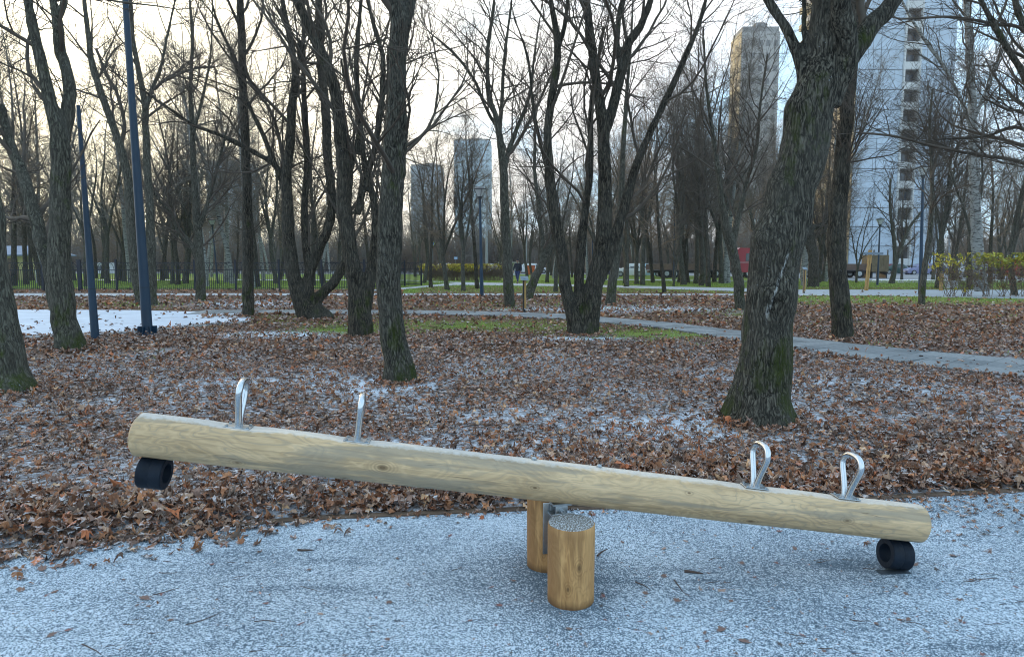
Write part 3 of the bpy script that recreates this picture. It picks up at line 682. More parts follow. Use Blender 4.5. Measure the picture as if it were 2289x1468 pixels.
def place_leaf(px, py, size, i, rz, label, group):
    g = G(px, py, .007); o = link('fallen_leaf', LM[i], None, (g[0], g[1], .0065), (random.uniform(-.12, .12), random.uniform(-.12, .12), rz)); o.scale = (size*random.uniform(.45, 1.), size*random.uniform(.8, 1.5), size*random.uniform(.6, 1.3))
    return tag(o, label, 'leaf', group)
special = [(320, 1335, .045, 0, -1.9, 'dry brown maple leaf with a long stem, alone on the frost at lower left', None),
    (1030, 1268, .016, 4, .5, 'small dark curled leaf on the frost left of the rear post', None),
    (1150, 1298, .030, 3, 1.1, 'brown curled leaf lying just left of the front post base', None),
    (1152, 1340, .020, 8, 2.1, 'dark brown scrap of leaf left of the front post foot', None),
    (840, 1338, .030, 1, .3, 'reddish torn leaf on open frost left of the posts', None),
    (1325, 1150, .035, 6, .3, 'reddish leaf on the frost just behind the beam and posts', None),
    (1400, 1150, .030, 1, .9, 'red-brown leaf behind the beam right of the posts', None),
    (1485, 1224, .032, 2, 2.2, 'pale rolled leaf on the frost under the beam', None),
    (1535, 1328, .026, 5, 4.1, 'brown leaf at the end of a bent twig right of the posts', None),
    (1310, 1440, .028, 5, 1.2, 'crumpled brown leaf near the bottom middle edge', None),
    (95, 1272, .062, 0, .7, 'large curled brown leaf at the front of the heap on the left edge', None),
    (140, 1262, .05, 3, 2.7, 'brown leaf standing in the spill of leaves at far left', None),
    (2205, 1195, .045, 4, .9, 'dark brown leaf right of the beam end on the frost', None),
    (2215, 1232, .048, 5, 2.4, 'crumpled brown leaf right of the lowered rubber bumper', None)]
for a in special: place_leaf(*a)
cnt = 0
while cnt < 230:
    px = random.uniform(0, 2289); py = random.uniform(1130, 1466); ex = float(interp(px, EDGE))
    if py < ex+12: continue
    if 1170 < px < 1340 and 1130 < py < 1375: continue
    if random.random() > (.35+.45*(px > 1100)+.6*(py < ex+90)*(px > 1200)): continue
    sz = random.choice([.009, .012, .015, .02, .026])*random.uniform(.8, 1.3)
    right = px > 1340; lab = ('small dry leaf scrap on the frosted rubber right of the posts' if right else 'small dry leaf scrap on the frosted rubber left of the posts')
    place_leaf(px, py, sz, random.randrange(9), random.uniform(0, 6.28), lab, 'leaf scraps scattered on the rubber right of the posts' if right else 'leaf scraps scattered on the rubber left of the posts'); cnt += 1
M['twigdead'] = simple('dead_twig', (.07, .045, .035), .85, var=.4, nscale=40)
def twig(px0, py0, px1, py1, r, label, group=None, bend=.1):
    a, b_ = Vector(G(px0, py0, .01)), Vector(G(px1, py1, .01)); L = (b_-a).length; perp = Vector((-(b_-a).y, (b_-a).x, 0)).normalized()
    k = random.uniform(-bend, bend)*L; pts = [a+(b_-a)*t+perp*k*4*t*(1-t)+Vector((0, 0, random.uniform(0, .004))) for t in (0, .2, .45, .7, 1)]
    mb = MB(); mb.tube([p-a for p in pts], [r, r, r*.9, r*.75, r*.4], 5); tag(mb.build('twig', M['twigdead'], None, True, loc=a), label, 'twig', group)
twig(262, 1205, 355, 1198, .017, 'thick piece of dead branch lying at the leaf edge on the left', None, .03)
twig(665, 1229, 701, 1229, .006, 'short thick dark twig on the frost below the left half of the beam', None, .02)
twig(1530, 1276, 1572, 1281, .007, 'short thick grey twig on the frost below the beam right of the posts')
twig(1335, 1242, 1358, 1228, .005, 'short dark twig just right of the posts')
twig(340, 1330, 401, 1314, .0025, 'long leaf stem beside the lone maple leaf at lower left')
twig(415, 1396, 498, 1366, .0022, 'long thin reddish twig on the frost at lower left')
twig(183, 1440, 226, 1462, .0028, 'thin dark twig at the bottom left edge')
twig(1507, 1296, 1530, 1326, .003, 'bent twig leading to a brown leaf right of the posts')
twig(1420, 1300, 1455, 1318, .003, 'thin twig on the frost right of the front post')
for i in range(45):
    px, py = random.uniform(20, 2270), random.uniform(1250, 1460); a = random.uniform(-.5, .5); L = random.uniform(14, 60)
    if 1120 < px < 1350: continue
    twig(px, py, px+L*math.cos(a), py+L*.5*math.sin(a), random.uniform(.0012, .0024), 'thin loose twig on the frosted rubber', 'thin twigs scattered on the frosted rubber')

# ------------------------------------------------------------------ trees: growth in whole levels at a time
def nrm(a): return a/np.maximum(np.linalg.norm(a, axis=-1, keepdims=True), 1e-9)
def grow(P, D, L, R0, R1, seg, wob, up, rg):
    n = len(P); pts = np.empty((n, seg+1, 3)); pts[:, 0] = P; d = nrm(D); bias = rg.normal(0, 1, (n, 3))*wob*.5
    for k in range(seg):
        d = nrm(d+rg.normal(0, 1, (n, 3))*wob+bias+np.array([0, 0, up])); pts[:, k+1] = pts[:, k]+d*(L/seg)[:, None]
    f = np.linspace(0, 1, seg+1)[None]; return pts, R0[:, None]*(1-f)+R1[:, None]*f
def spawn(pts, rad, m, t0, t1, ang, sd, rg, alt=True):
    n, s1, _ = pts.shape; seg = s1-1
    t = (t0+(t1-t0)*((np.arange(m)[None]+rg.uniform(0, 1, (n, m)))/m))*seg; i = np.minimum(t.astype(int), seg-1); f = (t-i)[..., None]
    r = np.arange(n)[:, None]; A, B = pts[r, i], pts[r, i+1]; P = A+(B-A)*f; T = nrm(B-A); rr = rad[r, i]*(1-f[..., 0])+rad[r, i+1]*f[..., 0]
    q = nrm(rg.normal(0, 1, T.shape)); q = nrm(q-T*(q*T).sum(-1, keepdims=True)); a = R(1)*rg.normal(ang, sd, (n, m, 1))
    D = T*np.cos(a)+q*np.sin(a)
    return P.reshape(-1, 3), D.reshape(-1, 3), rr.ravel(), (t/seg).ravel()
def tubes(pts, rad, k):
    n, s, _ = pts.shape; T = np.empty_like(pts); T[:, 1:-1] = pts[:, 2:]-pts[:, :-2]; T[:, 0] = pts[:, 1]-pts[:, 0]; T[:, -1] = pts[:, -1]-pts[:, -2]; T = nrm(T)
    md = nrm(pts[:, -1]-pts[:, 0]); ref = np.where(np.abs(md[:, 2:3]) < .8, np.array([[0, 0, 1.]]), np.array([[1., .1, 0]])); a = nrm(np.cross(md, ref))[:, None]
    a = nrm(a-T*(a*T).sum(-1, keepdims=True)); b = np.cross(T, a); th = np.arange(k)*2*np.pi/k
    V = pts[:, :, None]+rad[:, :, None, None]*(a[:, :, None]*np.cos(th)[:, None]+b[:, :, None]*np.sin(th)[:, None])
    base = (np.arange(n)*s*k)[:, None, None]+(np.arange(s-1)*k)[None, :, None]; j = np.arange(k)[None, None]; j2 = (j+1) % k
    F = np.stack((base+j, base+j2, base+k+j2, base+k+j), -1).reshape(-1, 4)
    return V.reshape(-1, 3), F
class Crown:
    def __init__(s): s.V = []; s.F = []; s.o = 0
    def add(s, pts, rad, k):
        if not len(pts): return
        V, F = tubes(pts, rad, k); s.V.append(V); s.F.append(F+s.o); s.o += len(V)
    def mesh(s, name, mat): return mesh_np(name, np.concatenate(s.V), [np.concatenate(s.F)], mat)
def resample(P, n):
    P = np.asarray(P, float); d = np.concatenate(([0], np.cumsum(np.linalg.norm(np.diff(P[:, :3], axis=0), axis=1)))); q = np.linspace(0, d[-1], n)
    # Catmull-Rom through the points
    out = np.empty((n, P.shape[1])); Q = np.concatenate((2*P[:1]-P[1:2], P, 2*P[-1:]-P[-2:-1]))
    for a, x in enumerate(q):
        i = min(max(int(np.searchsorted(d, x, side='right'))-1, 0), len(P)-2); t = (x-d[i])/max(d[i+1]-d[i], 1e-9)
        p0, p1, p2, p3 = Q[i], Q[i+1], Q[i+2], Q[i+3]
        out[a] = .5*((2*p1)+(-p0+p2)*t+(2*p0-5*p1+4*p2-p3)*t*t+(-p0+3*p1-3*p2+p3)*t**3)
    out[:, 3] = np.maximum(np.interp(q, d, P[:, 3]), .002); return out
def hero_tree(name, cat, label, base, stems, barkm='bark_wil', voxel=.03, seed=1, dens=1., ext=4., twigm='twig', flare=1.06, tlen=1., Ybase=None, levels=3, group=None, nside=14):
    """stems: (points [(px,py,width px)], depth drift in m, kind) kind 'T' fuses into the trunk, 'L' is a limb of the crown"""
    rg = np.random.default_rng(seed); Y = Ybase or G(*base)[1]; bx = G(*base)[0] if not Ybase else AtY(base[0], base[1], Y)[0][0]
    root = empty(name, (bx, Y, 0), 0, label, cat, group); O = np.array((bx, Y, 0.))
    S3 = []
    for (pl, drift, kind) in stems:
        q = []; n = len(pl)
        for i, p in enumerate(pl):
            Yi = Y+drift*(i/(n-1))**1.2; P, t = AtY(p[0], p[1], Yi); q.append((*(P-O), p[2]/2/FPX*t*.93))
        S3.append((np.array(q), kind))
    tv, tf, o = [], [], 0; cr = Crown(); limbs = []
    for idx, (q, kind) in enumerate(S3):
        if q[-1][2] > 2 and pl is not None:      # continue above the top of the frame
            top = q[-1, :3]; d = nrm(q[-1, :3]-q[-2, :3]); d = nrm(d+np.array([0, 0, .35])); 
            if stems[idx][0][-1][1] < 60: 
                e = [(*(top+d*ext*f+rg.normal(0, .06, 3)*ext*f), max(q[-1, 3]*(1-f*.8), .008)) for f in (.33, .66, 1)]
                q = np.concatenate((q, e))
        r = resample(q, 36)
        r[1:-1, :3] += rg.normal(0, 1, (34, 3))*r[1:-1, 3:4]*.06
        if kind == 'T':
            if q[0][2] < .3: # root flare, stem enters the soil
                z = r[:, 2]; r[:, 3] *= 1+(flare-1)*np.exp(-np.clip(z, 0, None)/.16); r = np.concatenate(([[r[0, 0], r[0, 1], -.12, r[0, 3]*1.02]], r))
            th = np.arange(nside)*2*np.pi/nside; pts = r[None, :, :3]; V, F = tubes(pts, r[None, :, 3], nside)
            V = V.reshape(len(r), nside, 3); cen = r[:, None, :3]; lob = 1+.07*np.sin(3*th+seed)[None, :, None]*np.exp(-np.clip(r[:, 2], 0, None)/.7)[:, None, None]+.03*np.sin(2*th[None, :, None]+r[:, 2][:, None, None]*2)
            if q[0][2] < .3: lob = lob+.14*np.maximum(0, np.sin(5*th+seed*1.7))[None, :, None]*np.exp(-np.clip(r[:, 2], 0, None)/.13)[:, None, None]
            V = (cen+(V-cen)*lob).reshape(-1, 3); tv.append(V); tf.append((F+o, np.array([[o+k for k in range(nside)][::-1], [o+len(V)-nside+k for k in range(nside)]]))); o += len(V)
        else: cr.add(r[None, :, :3], r[None, :, 3], 8)
        limbs.append(r)
    me = bpy.data.meshes.new('trunk'); V = np.concatenate(tv); faces = []
    for F, caps in tf: faces += F.tolist()+caps.tolist()
    me.from_pydata(V.tolist(), [], faces); me.materials.append(M[barkm]); t = link('trunk', me, root)
    for p in me.polygons: p.use_smooth = True
    if voxel:
        rm = t.modifiers.new('fuse', 'REMESH'); rm.mode = 'VOXEL'; rm.voxel_size = voxel; rm.use_smooth_shade = True
        sm = t.modifiers.new('smooth', 'SMOOTH'); sm.iterations = 5; sm.factor = .5
        tx = bpy.data.textures.get('lumps') or bpy.data.textures.new('lumps', 'CLOUDS'); tx.noise_scale = .28
        dm = t.modifiers.new('lumps', 'DISPLACE'); dm.texture = tx; dm.strength = .032; dm.mid_level = .5; dm.texture_coords = 'LOCAL'
    # crown
    A = np.stack([resample(r, 24) for r in limbs]); pts, rad = A[..., :3], A[..., 3]
    first = np.array([l[0][2] < .3 for l, _ in S3])
    for grp, t0 in ((first, .42), (~first, .06)):
        if not grp.any(): continue
        p0, r0 = pts[grp], rad[grp]; m = max(2, int(round(13*dens)))
        P, D, rr, tt = spawn(p0, r0, m, t0, 1., 42, 12, rg); k = P[:, 2] > 1.6; P, D, rr, tt = P[k], D[k], rr[k], tt[k]
        if not len(P): continue
        L = rg.uniform(1.2, 2.9, len(P))*tlen*np.clip(rr/.05, .55, 1.4); r1 = np.clip(rr*.42, .010, .05)
        a, ra = grow(P, D, L, r1, r1*.25, 8, .13, .07, rg); cr.add(a, ra, 5)
        P, D, rr, tt = spawn(a, ra, 7, .12, .97, 40, 12, rg); L2 = rg.uniform(.5, 1.3, len(P))*tlen; r2 = np.clip(rr*.6, .0045, .02)
        b, rb = grow(P, D, L2, r2, r2*.35, 5, .14, .08, rg); cr.add(b, rb, 3)
        if levels > 2:
            P, D, rr, tt = spawn(b, rb, 5, .15, .98, 38, 12, rg); L3 = rg.uniform(.25, .75, len(P))*tlen; r3 = np.clip(rr*.75, .004, .009)
            c, rc = grow(P, D, L3, r3, r3*.5, 3, .16, .06, rg); cr.add(c, rc, 3)
    link('crown', cr.mesh('crown', M[twigm]), root)
    return root
T, L_ = 'T', 'L'
hero_tree('maple_tree', 'tree', 'thick trunk cut off by the left edge of the photo, leaning left', (12, 878), [([(12, 878, 120), (0, 780, 95), (-18, 640, 82), (-30, 500, 74), (-50, 380, 66), (-80, 200, 60), (-120, 0, 54)], .3, T)], 'bark_sm', .03, 11, .6)
hero_tree('maple_tree', 'tree', 'forked tree left of the two blue poles with a broken leaning side stem', (155, 782), [
    ([(157, 784, 66), (142, 700, 54), (133, 600, 48), (135, 480, 46), (135, 380, 45), (133, 310, 46), (128, 285, 34), (108, 215, 28), (88, 130, 26), (72, 50, 23), (58, -20, 20)], -.3, T),
    ([(134, 340, 34), (147, 280, 30), (156, 210, 28), (150, 160, 26), (135, 110, 26), (128, 50, 25), (122, 15, 18), (112, -30, 14)], .4, T), ([(130, 40, 18), (142, 10, 16), (146, -40, 14)], .3, T),
    ([(124, 690, 30), (110, 600, 30), (88, 520, 30), (66, 440, 29), (45, 375, 26), (20, 315, 24), (2, 235, 18)], .8, T)], 'bark_sm', .03, 12, .6)
hero_tree('maple_tree', 'tree', 'twin-stemmed tree behind the tall blue pole beyond the frosted area', (325, 681), [
    ([(322, 681, 34), (305, 620, 24), (292, 500, 22), (286, 400, 20), (262, 310, 18), (235, 235, 17), (208, 150, 15), (196, 70, 12), (188, -10, 10)], -.5, T),
    ([(335, 681, 34), (337, 600, 24), (334, 450, 18), (326, 330, 17), (325, 240, 15), (312, 170, 13), (297, 90, 11), (290, -10, 10)], .6, T),
    ([(325, 245, 13), (340, 200, 10), (360, 150, 8), (372, 90, 7), (392, 0, 5)], .5, T), ([(268, 330, 12), (278, 280, 9), (262, 210, 8), (240, 170, 7), (215, 110, 6)], .5, L_),
    ([(345, 200, 8), (370, 180, 7), (430, 155, 6), (480, 150, 5)], .5, L_)], 'bark_sm', .035, 13, 1.0, flare=1.0)
hero_tree('maple_tree', 'tree', 'tree with a long bare limb to the left, in front of the fence', (448, 672), [
    ([(449, 672, 24), (447, 580, 21), (440, 490, 19), (433, 390, 14), (430, 290, 12), (426, 200, 10), (430, 100, 8), (424, -5, 6)], .4, T),
    ([(444, 585, 14), (425, 545, 13), (400, 515, 12), (383, 475, 10), (355, 445, 9), (330, 400, 7)], -.4, T), ([(446, 510, 12), (468, 440, 9), (492, 350, 8), (510, 280, 5)], .4, T), ([(432, 300, 8), (450, 230, 7), (470, 130, 6), (475, 30, 4)], .4, T)], 'bark_sm', .035, 14, 1.1, flare=1.0)
hero_tree('maple_tree', 'tree', 'straight dark mossy trunk at the end of the frosted area', (553, 707), [
    ([(554, 708, 30), (554, 640, 27), (553, 500, 25), (551, 400, 22), (545, 250, 20), (541, 120, 19), (537, 0, 17), (535, -90, 14)], .2, T)], 'bark_wil', .03, 15, 1.1, flare=1.0)
hero_tree('willow_tree', 'tree', 'gnarled willow with four stems rising from one bent base', (705, 712), [
    ([(700, 716, 62), (675, 675, 44), (662, 640, 36), (648, 560, 31), (643, 480, 28), (640, 400, 25), (648, 320, 22), (653, 233, 20), (660, 160, 18), (644, 67, 14), (630, -5, 11)], -.2, T),
    ([(708, 714, 54), (688, 670, 32), (690, 620, 24), (705, 575, 22), (730, 520, 22), (742, 460, 22), (735, 380, 22), (730, 300, 22), (726, 220, 21), (716, 130, 20), (712, -5, 17)], .5, T),
    ([(692, 665, 22), (692, 610, 20), (683, 540, 18), (680, 460, 17), (687, 367, 17), (682, 267, 15), (678, 150, 12), (678, 20, 9)], .7, T),
    ([(725, 712, 46), (705, 680, 30), (722, 655, 26), (745, 632, 24), (765, 600, 22), (778, 560, 20), (776, 500, 17), (782, 420, 13), (788, 330, 10)], .2, T),
    ([(643, 500, 16), (634, 420, 14), (613, 365, 13), (588, 300, 11), (549, 220, 10), (520, 127, 8), (490, 60, 7), (470, -10, 5)], -.5, T),
    ([(634, 425, 15), (622, 380, 14), (603, 360, 13), (547, 330, 12), (493, 303, 10), (433, 280, 9), (393, 253, 8), (340, 217, 7), (300, 187, 5), (240, 153, 4), (207, 117, 3)], -1.2, T),
    ([(636, 370, 10), (620, 293, 8), (600, 240, 7), (560, 187, 6), (550, 150, 4)], -.4, L_), ([(660, 165, 12), (670, 143, 12), (669, 88, 10)], .1, T)], 'bark_wil', .026, 16, .9, flare=1.0)
hero_tree('willow_tree', 'tree', 'furrowed willow just left of the central trunk, splitting into tall stems', (808, 752), [
    ([(806, 754, 62), (806, 700, 58), (798, 650, 44), (784, 570, 36), (770, 470, 36), (768, 380, 33), (760, 290, 30), (749, 205, 28), (733, 150, 26), (700, 83, 22), (665, 5, 18)], -.3, T),
    ([(818, 690, 30), (829, 620, 26), (838, 540, 20), (838, 467, 18), (822, 400, 17), (811, 345, 16), (807, 283, 15), (800, 233, 14), (797, 150, 13), (800, 83, 12), (808, -5, 9)], .4, T),
    ([(772, 430, 18), (785, 370, 16), (800, 310, 10), (803, 240, 9), (775, 195, 8), (762, 130, 6)], .5, T),
    ([(798, 480, 20), (812, 420, 17), (836, 340, 15), (850, 250, 15), (857, 140, 13), (845, 90, 12), (826, 20, 10)], .7, T),
    ([(812, 640, 22), (842, 560, 20), (856, 480, 18), (860, 380, 16), (868, 260, 14), (870, 100, 12)], .9, T)], 'bark_wil', .026, 17, .8, flare=1.0)
hero_tree('maple_tree', 'tree', 'tall mossy trunk in the centre of the picture behind the left half of the seesaw', (888, 853), [
    ([(893, 856, 84), (886, 820, 70), (877, 755, 62), (869, 650, 58), (870, 550, 60), (874, 450, 55), (880, 334, 49), (887, 200, 44), (890, 100, 44), (892, 45, 50), (882, -10, 34), (865, -120, 28)], -.1, T),
    ([(896, 60, 38), (912, 20, 34), (925, -30, 32), (950, -120, 28)], .3, T), ([(886, 420, 36), (899, 345, 22), (904, 290, 20), (904, 240, 14), (903, 190, 8)], .05, T)], 'bark_big', .022, 18, .45, flare=1.05, nside=20)
hero_tree('maple_tree', 'tree', 'vase-shaped tree right of centre, left of the info board post', (1137, 685), [
    ([(1138, 686, 27), (1134, 600, 25), (1129, 480, 22), (1125, 370, 20), (1117, 310, 17), (1110, 265, 14), (1093, 210, 12), (1090, 117, 10), (1105, 0, 8)], -.4, T),
    ([(1116, 300, 12), (1122, 230, 10), (1125, 160, 9), (1132, 90, 8), (1144, 0, 6)], .4, T), ([(1126, 390, 14), (1135, 345, 13), (1153, 293, 11), (1183, 217, 9), (1195, 120, 6), (1210, 20, 4)], .5, T),
    ([(1112, 285, 10), (1090, 250, 9), (1060, 180, 8), (1020, 125, 7), (993, 100, 6), (945, 55, 4)], -.5, T), ([(1133, 350, 8), (1150, 330, 8), (1190, 260, 7), (1240, 150, 5)], .4, L_)], 'bark_sm', .03, 19, 1.3, flare=1.0)
hero_tree('willow_tree', 'tree', 'big willow splitting low into four leaning stems right of centre', (1302, 747), [
    ([(1292, 750, 56), (1280, 700, 36), (1264, 640, 30), (1254, 560, 29), (1240, 480, 29), (1230, 400, 25), (1224, 300, 21), (1236, 200, 20), (1247, 120, 18), (1242, 60, 16), (1230, -5, 12)], -.4, T),
    ([(1296, 720, 30), (1293, 640, 24), (1298, 560, 25), (1310, 460, 19), (1320, 360, 17), (1321, 250, 14), (1330, 170, 11), (1350, 60, 8)], .7, T),
    ([(1312, 750, 50), (1322, 690, 46), (1332, 620, 42), (1348, 540, 38), (1353, 450, 34), (1350, 350, 31), (1348, 280, 30), (1336, 205, 25), (1325, 120, 22), (1310, -5, 20)], -.1, T),
    ([(1350, 300, 26), (1372, 235, 25), (1388, 160, 24), (1404, 100, 23), (1430, 60, 20), (1456, -5, 17)], .3, T), ([(1386, 160, 14), (1380, 100, 13), (1385, 30, 12), (1392, -10, 10)], .4, T),
    ([(1332, 640, 30), (1362, 575, 26), (1388, 490, 25), (1410, 410, 23), (1438, 330, 19), (1470, 260, 17), (1502, 195, 16), (1532, 125, 14), (1562, 55, 12), (1580, -10, 10)], .5, T),
    ([(1228, 400, 12), (1210, 330, 10), (1192, 240, 9), (1180, 130, 8), (1150, 40, 6), (1140, -10, 5)], -.4, T), ([(1248, 110, 12), (1262, 60, 12), (1270, -10, 10)], .2, T)], 'bark_wil', .026, 20, .85, flare=1.0)
hero_tree('maple_tree', 'tree', 'slim smooth trunk half hidden behind the big four-stemmed willow', (1365, 682), [
    ([(1363, 682, 24), (1371, 620, 22), (1382, 540, 20), (1388, 440, 16), (1393, 330, 12), (1400, 220, 9), (1410, 100, 6), (1415, 0, 4)], .4, T)], 'bark_sm', None, 21, 1.0, flare=1.0)
hero_tree('maple_tree', 'tree', 'tree leaning right with a mossy back, directly behind the info board post', (1180, 668), [
    ([(1178, 668, 30), (1188, 640, 24), (1208, 596, 19), (1232, 555, 17), (1240, 500, 14), (1236, 400, 10), (1228, 300, 8), (1232, 200, 6)], .5, T), ([(1195, 630, 14), (1212, 560, 12), (1205, 470, 11), (1195, 380, 9), (1196, 280, 7), (1185, 180, 4)], .8, T)], 'bark_sm', .035, 22, 1.0, flare=1.0)
hero_tree('maple_tree', 'tree', 'slender leaning forked tree immediately left of the biggest trunk', (1655, 692), [
    ([(1655, 692, 25), (1652, 640, 25), (1640, 570, 24), (1626, 520, 23), (1614, 460, 16), (1605, 380, 13), (1590, 280, 10), (1578, 180, 8), (1572, 60, 5)], -.4, T),
    ([(1636, 545, 18), (1652, 480, 14), (1666, 420, 11), (1690, 330, 9), (1700, 230, 7), (1716, 120, 5)], .5, T)], 'bark_sm', .03, 23, 1.3, flare=1.0)
hero_tree('maple_tree', 'tree', 'biggest ridged trunk with moss and a white streak, behind the right half of the seesaw', (1710, 942), [
    ([(1700, 946, 168), (1702, 915, 148), (1705, 875, 132), (1709, 820, 122), (1715, 752, 119), (1721, 685, 118), (1731, 601, 121), (1746, 520, 128), (1762, 455, 108), (1776, 400, 110), (1792, 336, 107), (1804, 269, 107), (1821, 205, 108), (1834, 155, 88), (1839, 100, 68), (1842, 34, 54), (1842, 0, 48), (1840, -130, 44)], 0, T),
    ([(1840, 230, 80), (1868, 180, 66), (1888, 130, 56), (1892, 90, 54), (1882, 34, 50), (1878, 0, 46), (1870, -140, 42)], -.35, T),
    ([(1845, 225, 74), (1880, 150, 60), (1912, 103, 54), (1938, 68, 49), (1970, 32, 45), (1999, -2, 40), (2060, -110, 30)], -.05, T),
    ([(1806, 190, 40), (1786, 125, 29), (1758, 67, 25), (1716, 0, 21), (1660, -110, 16)], .25, T), ([(1796, 150, 14), (1797, 90, 12), (1797, 0, 11), (1800, -80, 9)], .3, T)], 'bark_hero', .02, 24, .5, flare=1.02, nside=24)
hero_tree('maple_tree', 'tree', 'mossy trunk right of the biggest trunk, standing by the slab path', (1882, 757), [
    ([(1882, 760, 48), (1879, 700, 46), (1873, 620, 44), (1870, 550, 44), (1876, 450, 39), (1884, 340, 35), (1893, 240, 33), (1903, 140, 31), (1910, 40, 29), (1914, -60, 25)], .1, T), ([(1880, 400, 14), (1894, 360, 10), (1902, 330, 8)], .1, T)], 'bark_wil', .024, 25, .8, flare=1.0)
hero_tree('maple_tree', 'tree', 'thin dark young tree beside the right-hand blue lamp post', (2060, 681), [
    ([(2059, 681, 15), (2064, 620, 14), (2076, 540, 12), (2084, 450, 9), (2083, 370, 8), (2078, 290, 6), (2084, 200, 4)], .2, T), ([(2082, 400, 7), (2100, 330, 5), (2120, 270, 3)], .3, L_)], 'bark_sm', None, 26, 1.5, flare=1.0, tlen=.9)
hero_tree('maple_tree', 'tree', 'gnarled dark tree with a crooked limb seen between the two right trunks', (1815, 641), [
    ([(1817, 641, 26), (1820, 600, 24), (1815, 560, 22), (1808, 530, 26), (1815, 510, 16), (1840, 500, 9), (1862, 478, 8)], .3, T), ([(1808, 530, 16), (1800, 480, 10), (1812, 420, 8), (1805, 350, 6), (1815, 260, 4)], .3, T)], 'bark_wil', None, 27, 1.2, flare=1.0)
hero_tree('maple_tree', 'tree', 'V-shaped young tree in front of the white tower wall', (1994, 634), [
    ([(1993, 634, 13), (2001, 590, 10), (1998, 530, 8), (1990, 470, 6), (1990, 400, 4)], -.3, T), ([(1999, 600, 9), (2012, 560, 8), (2032, 510, 7), (2062, 470, 4), (2085, 440, 3)], .4, T)], 'bark_sm', None, 28, 1.1, flare=1.0, tlen=.8)
hero_tree('birch_tree', 'tree', 'white-barked birch on the right, in front of the hedge and car park', (2192, 652), [
    ([(2195, 652, 30), (2186, 570, 26), (2180, 450, 22), (2176, 330, 20), (2172, 200, 18), (2165, 80, 16), (2160, -10, 13)], .3, T), ([(2176, 300, 9), (2150, 230, 8), (2110, 150, 8), (2060, 80, 7), (2020, 10, 5)], -.6, T), ([(2180, 260, 9), (2215, 180, 7), (2240, 110, 6), (2270, 20, 4)], .5, T)], 'bark_birch', None, 29, 1.5, flare=1.0)
hero_tree('maple_tree', 'tree', 'tree just outside the right edge whose thick limb slants across the corner', (2420, 760), [
    ([(2420, 762, 60), (2405, 650, 48), (2400, 520, 44), (2390, 420, 40), (2380, 330, 34), (2360, 200, 28), (2350, 60, 24)], .2, T), ([(2392, 430, 26), (2330, 250, 18), (2289, 170, 17), (2250, 105, 16), (2215, 45, 15), (2185, -20, 12)], -.6, T),
    ([(2375, 260, 20), (2330, 120, 17), (2289, 60, 16), (2262, -20, 14)], -.2, T), ([(2390, 420, 12), (2289, 365, 9), (2180, 345, 8), (2080, 325, 7), (2000, 305, 6), (1910, 296, 4)], -1.0, L_), ([(2385, 400, 12), (2289, 290, 8), (2200, 305, 6), (2090, 312, 4)], -.2, L_),
    ([(2380, 330, 10), (2289, 255, 8), (2250, 245, 6), (2200, 220, 4)], -.8, L_), ([(2370, 200, 12), (2289, 70, 8), (2225, 55, 8), (2130, 38, 6), (2040, 42, 5), (1985, 36, 3)], -.8, L_)], 'bark_sm', .035, 30, .9)

cr_s = Crown(); rs_ = np.repeat(rg_s.uniform(.0018, .005, (n_st, 1)), 4, 1); cr_s.add(STK, rs_, 4); tag(link('fallen_sticks', cr_s.mesh('fallen_sticks', M['twigdead'])), 'thin fallen sticks lying on the leaf litter', 'sticks', kind='stuff')
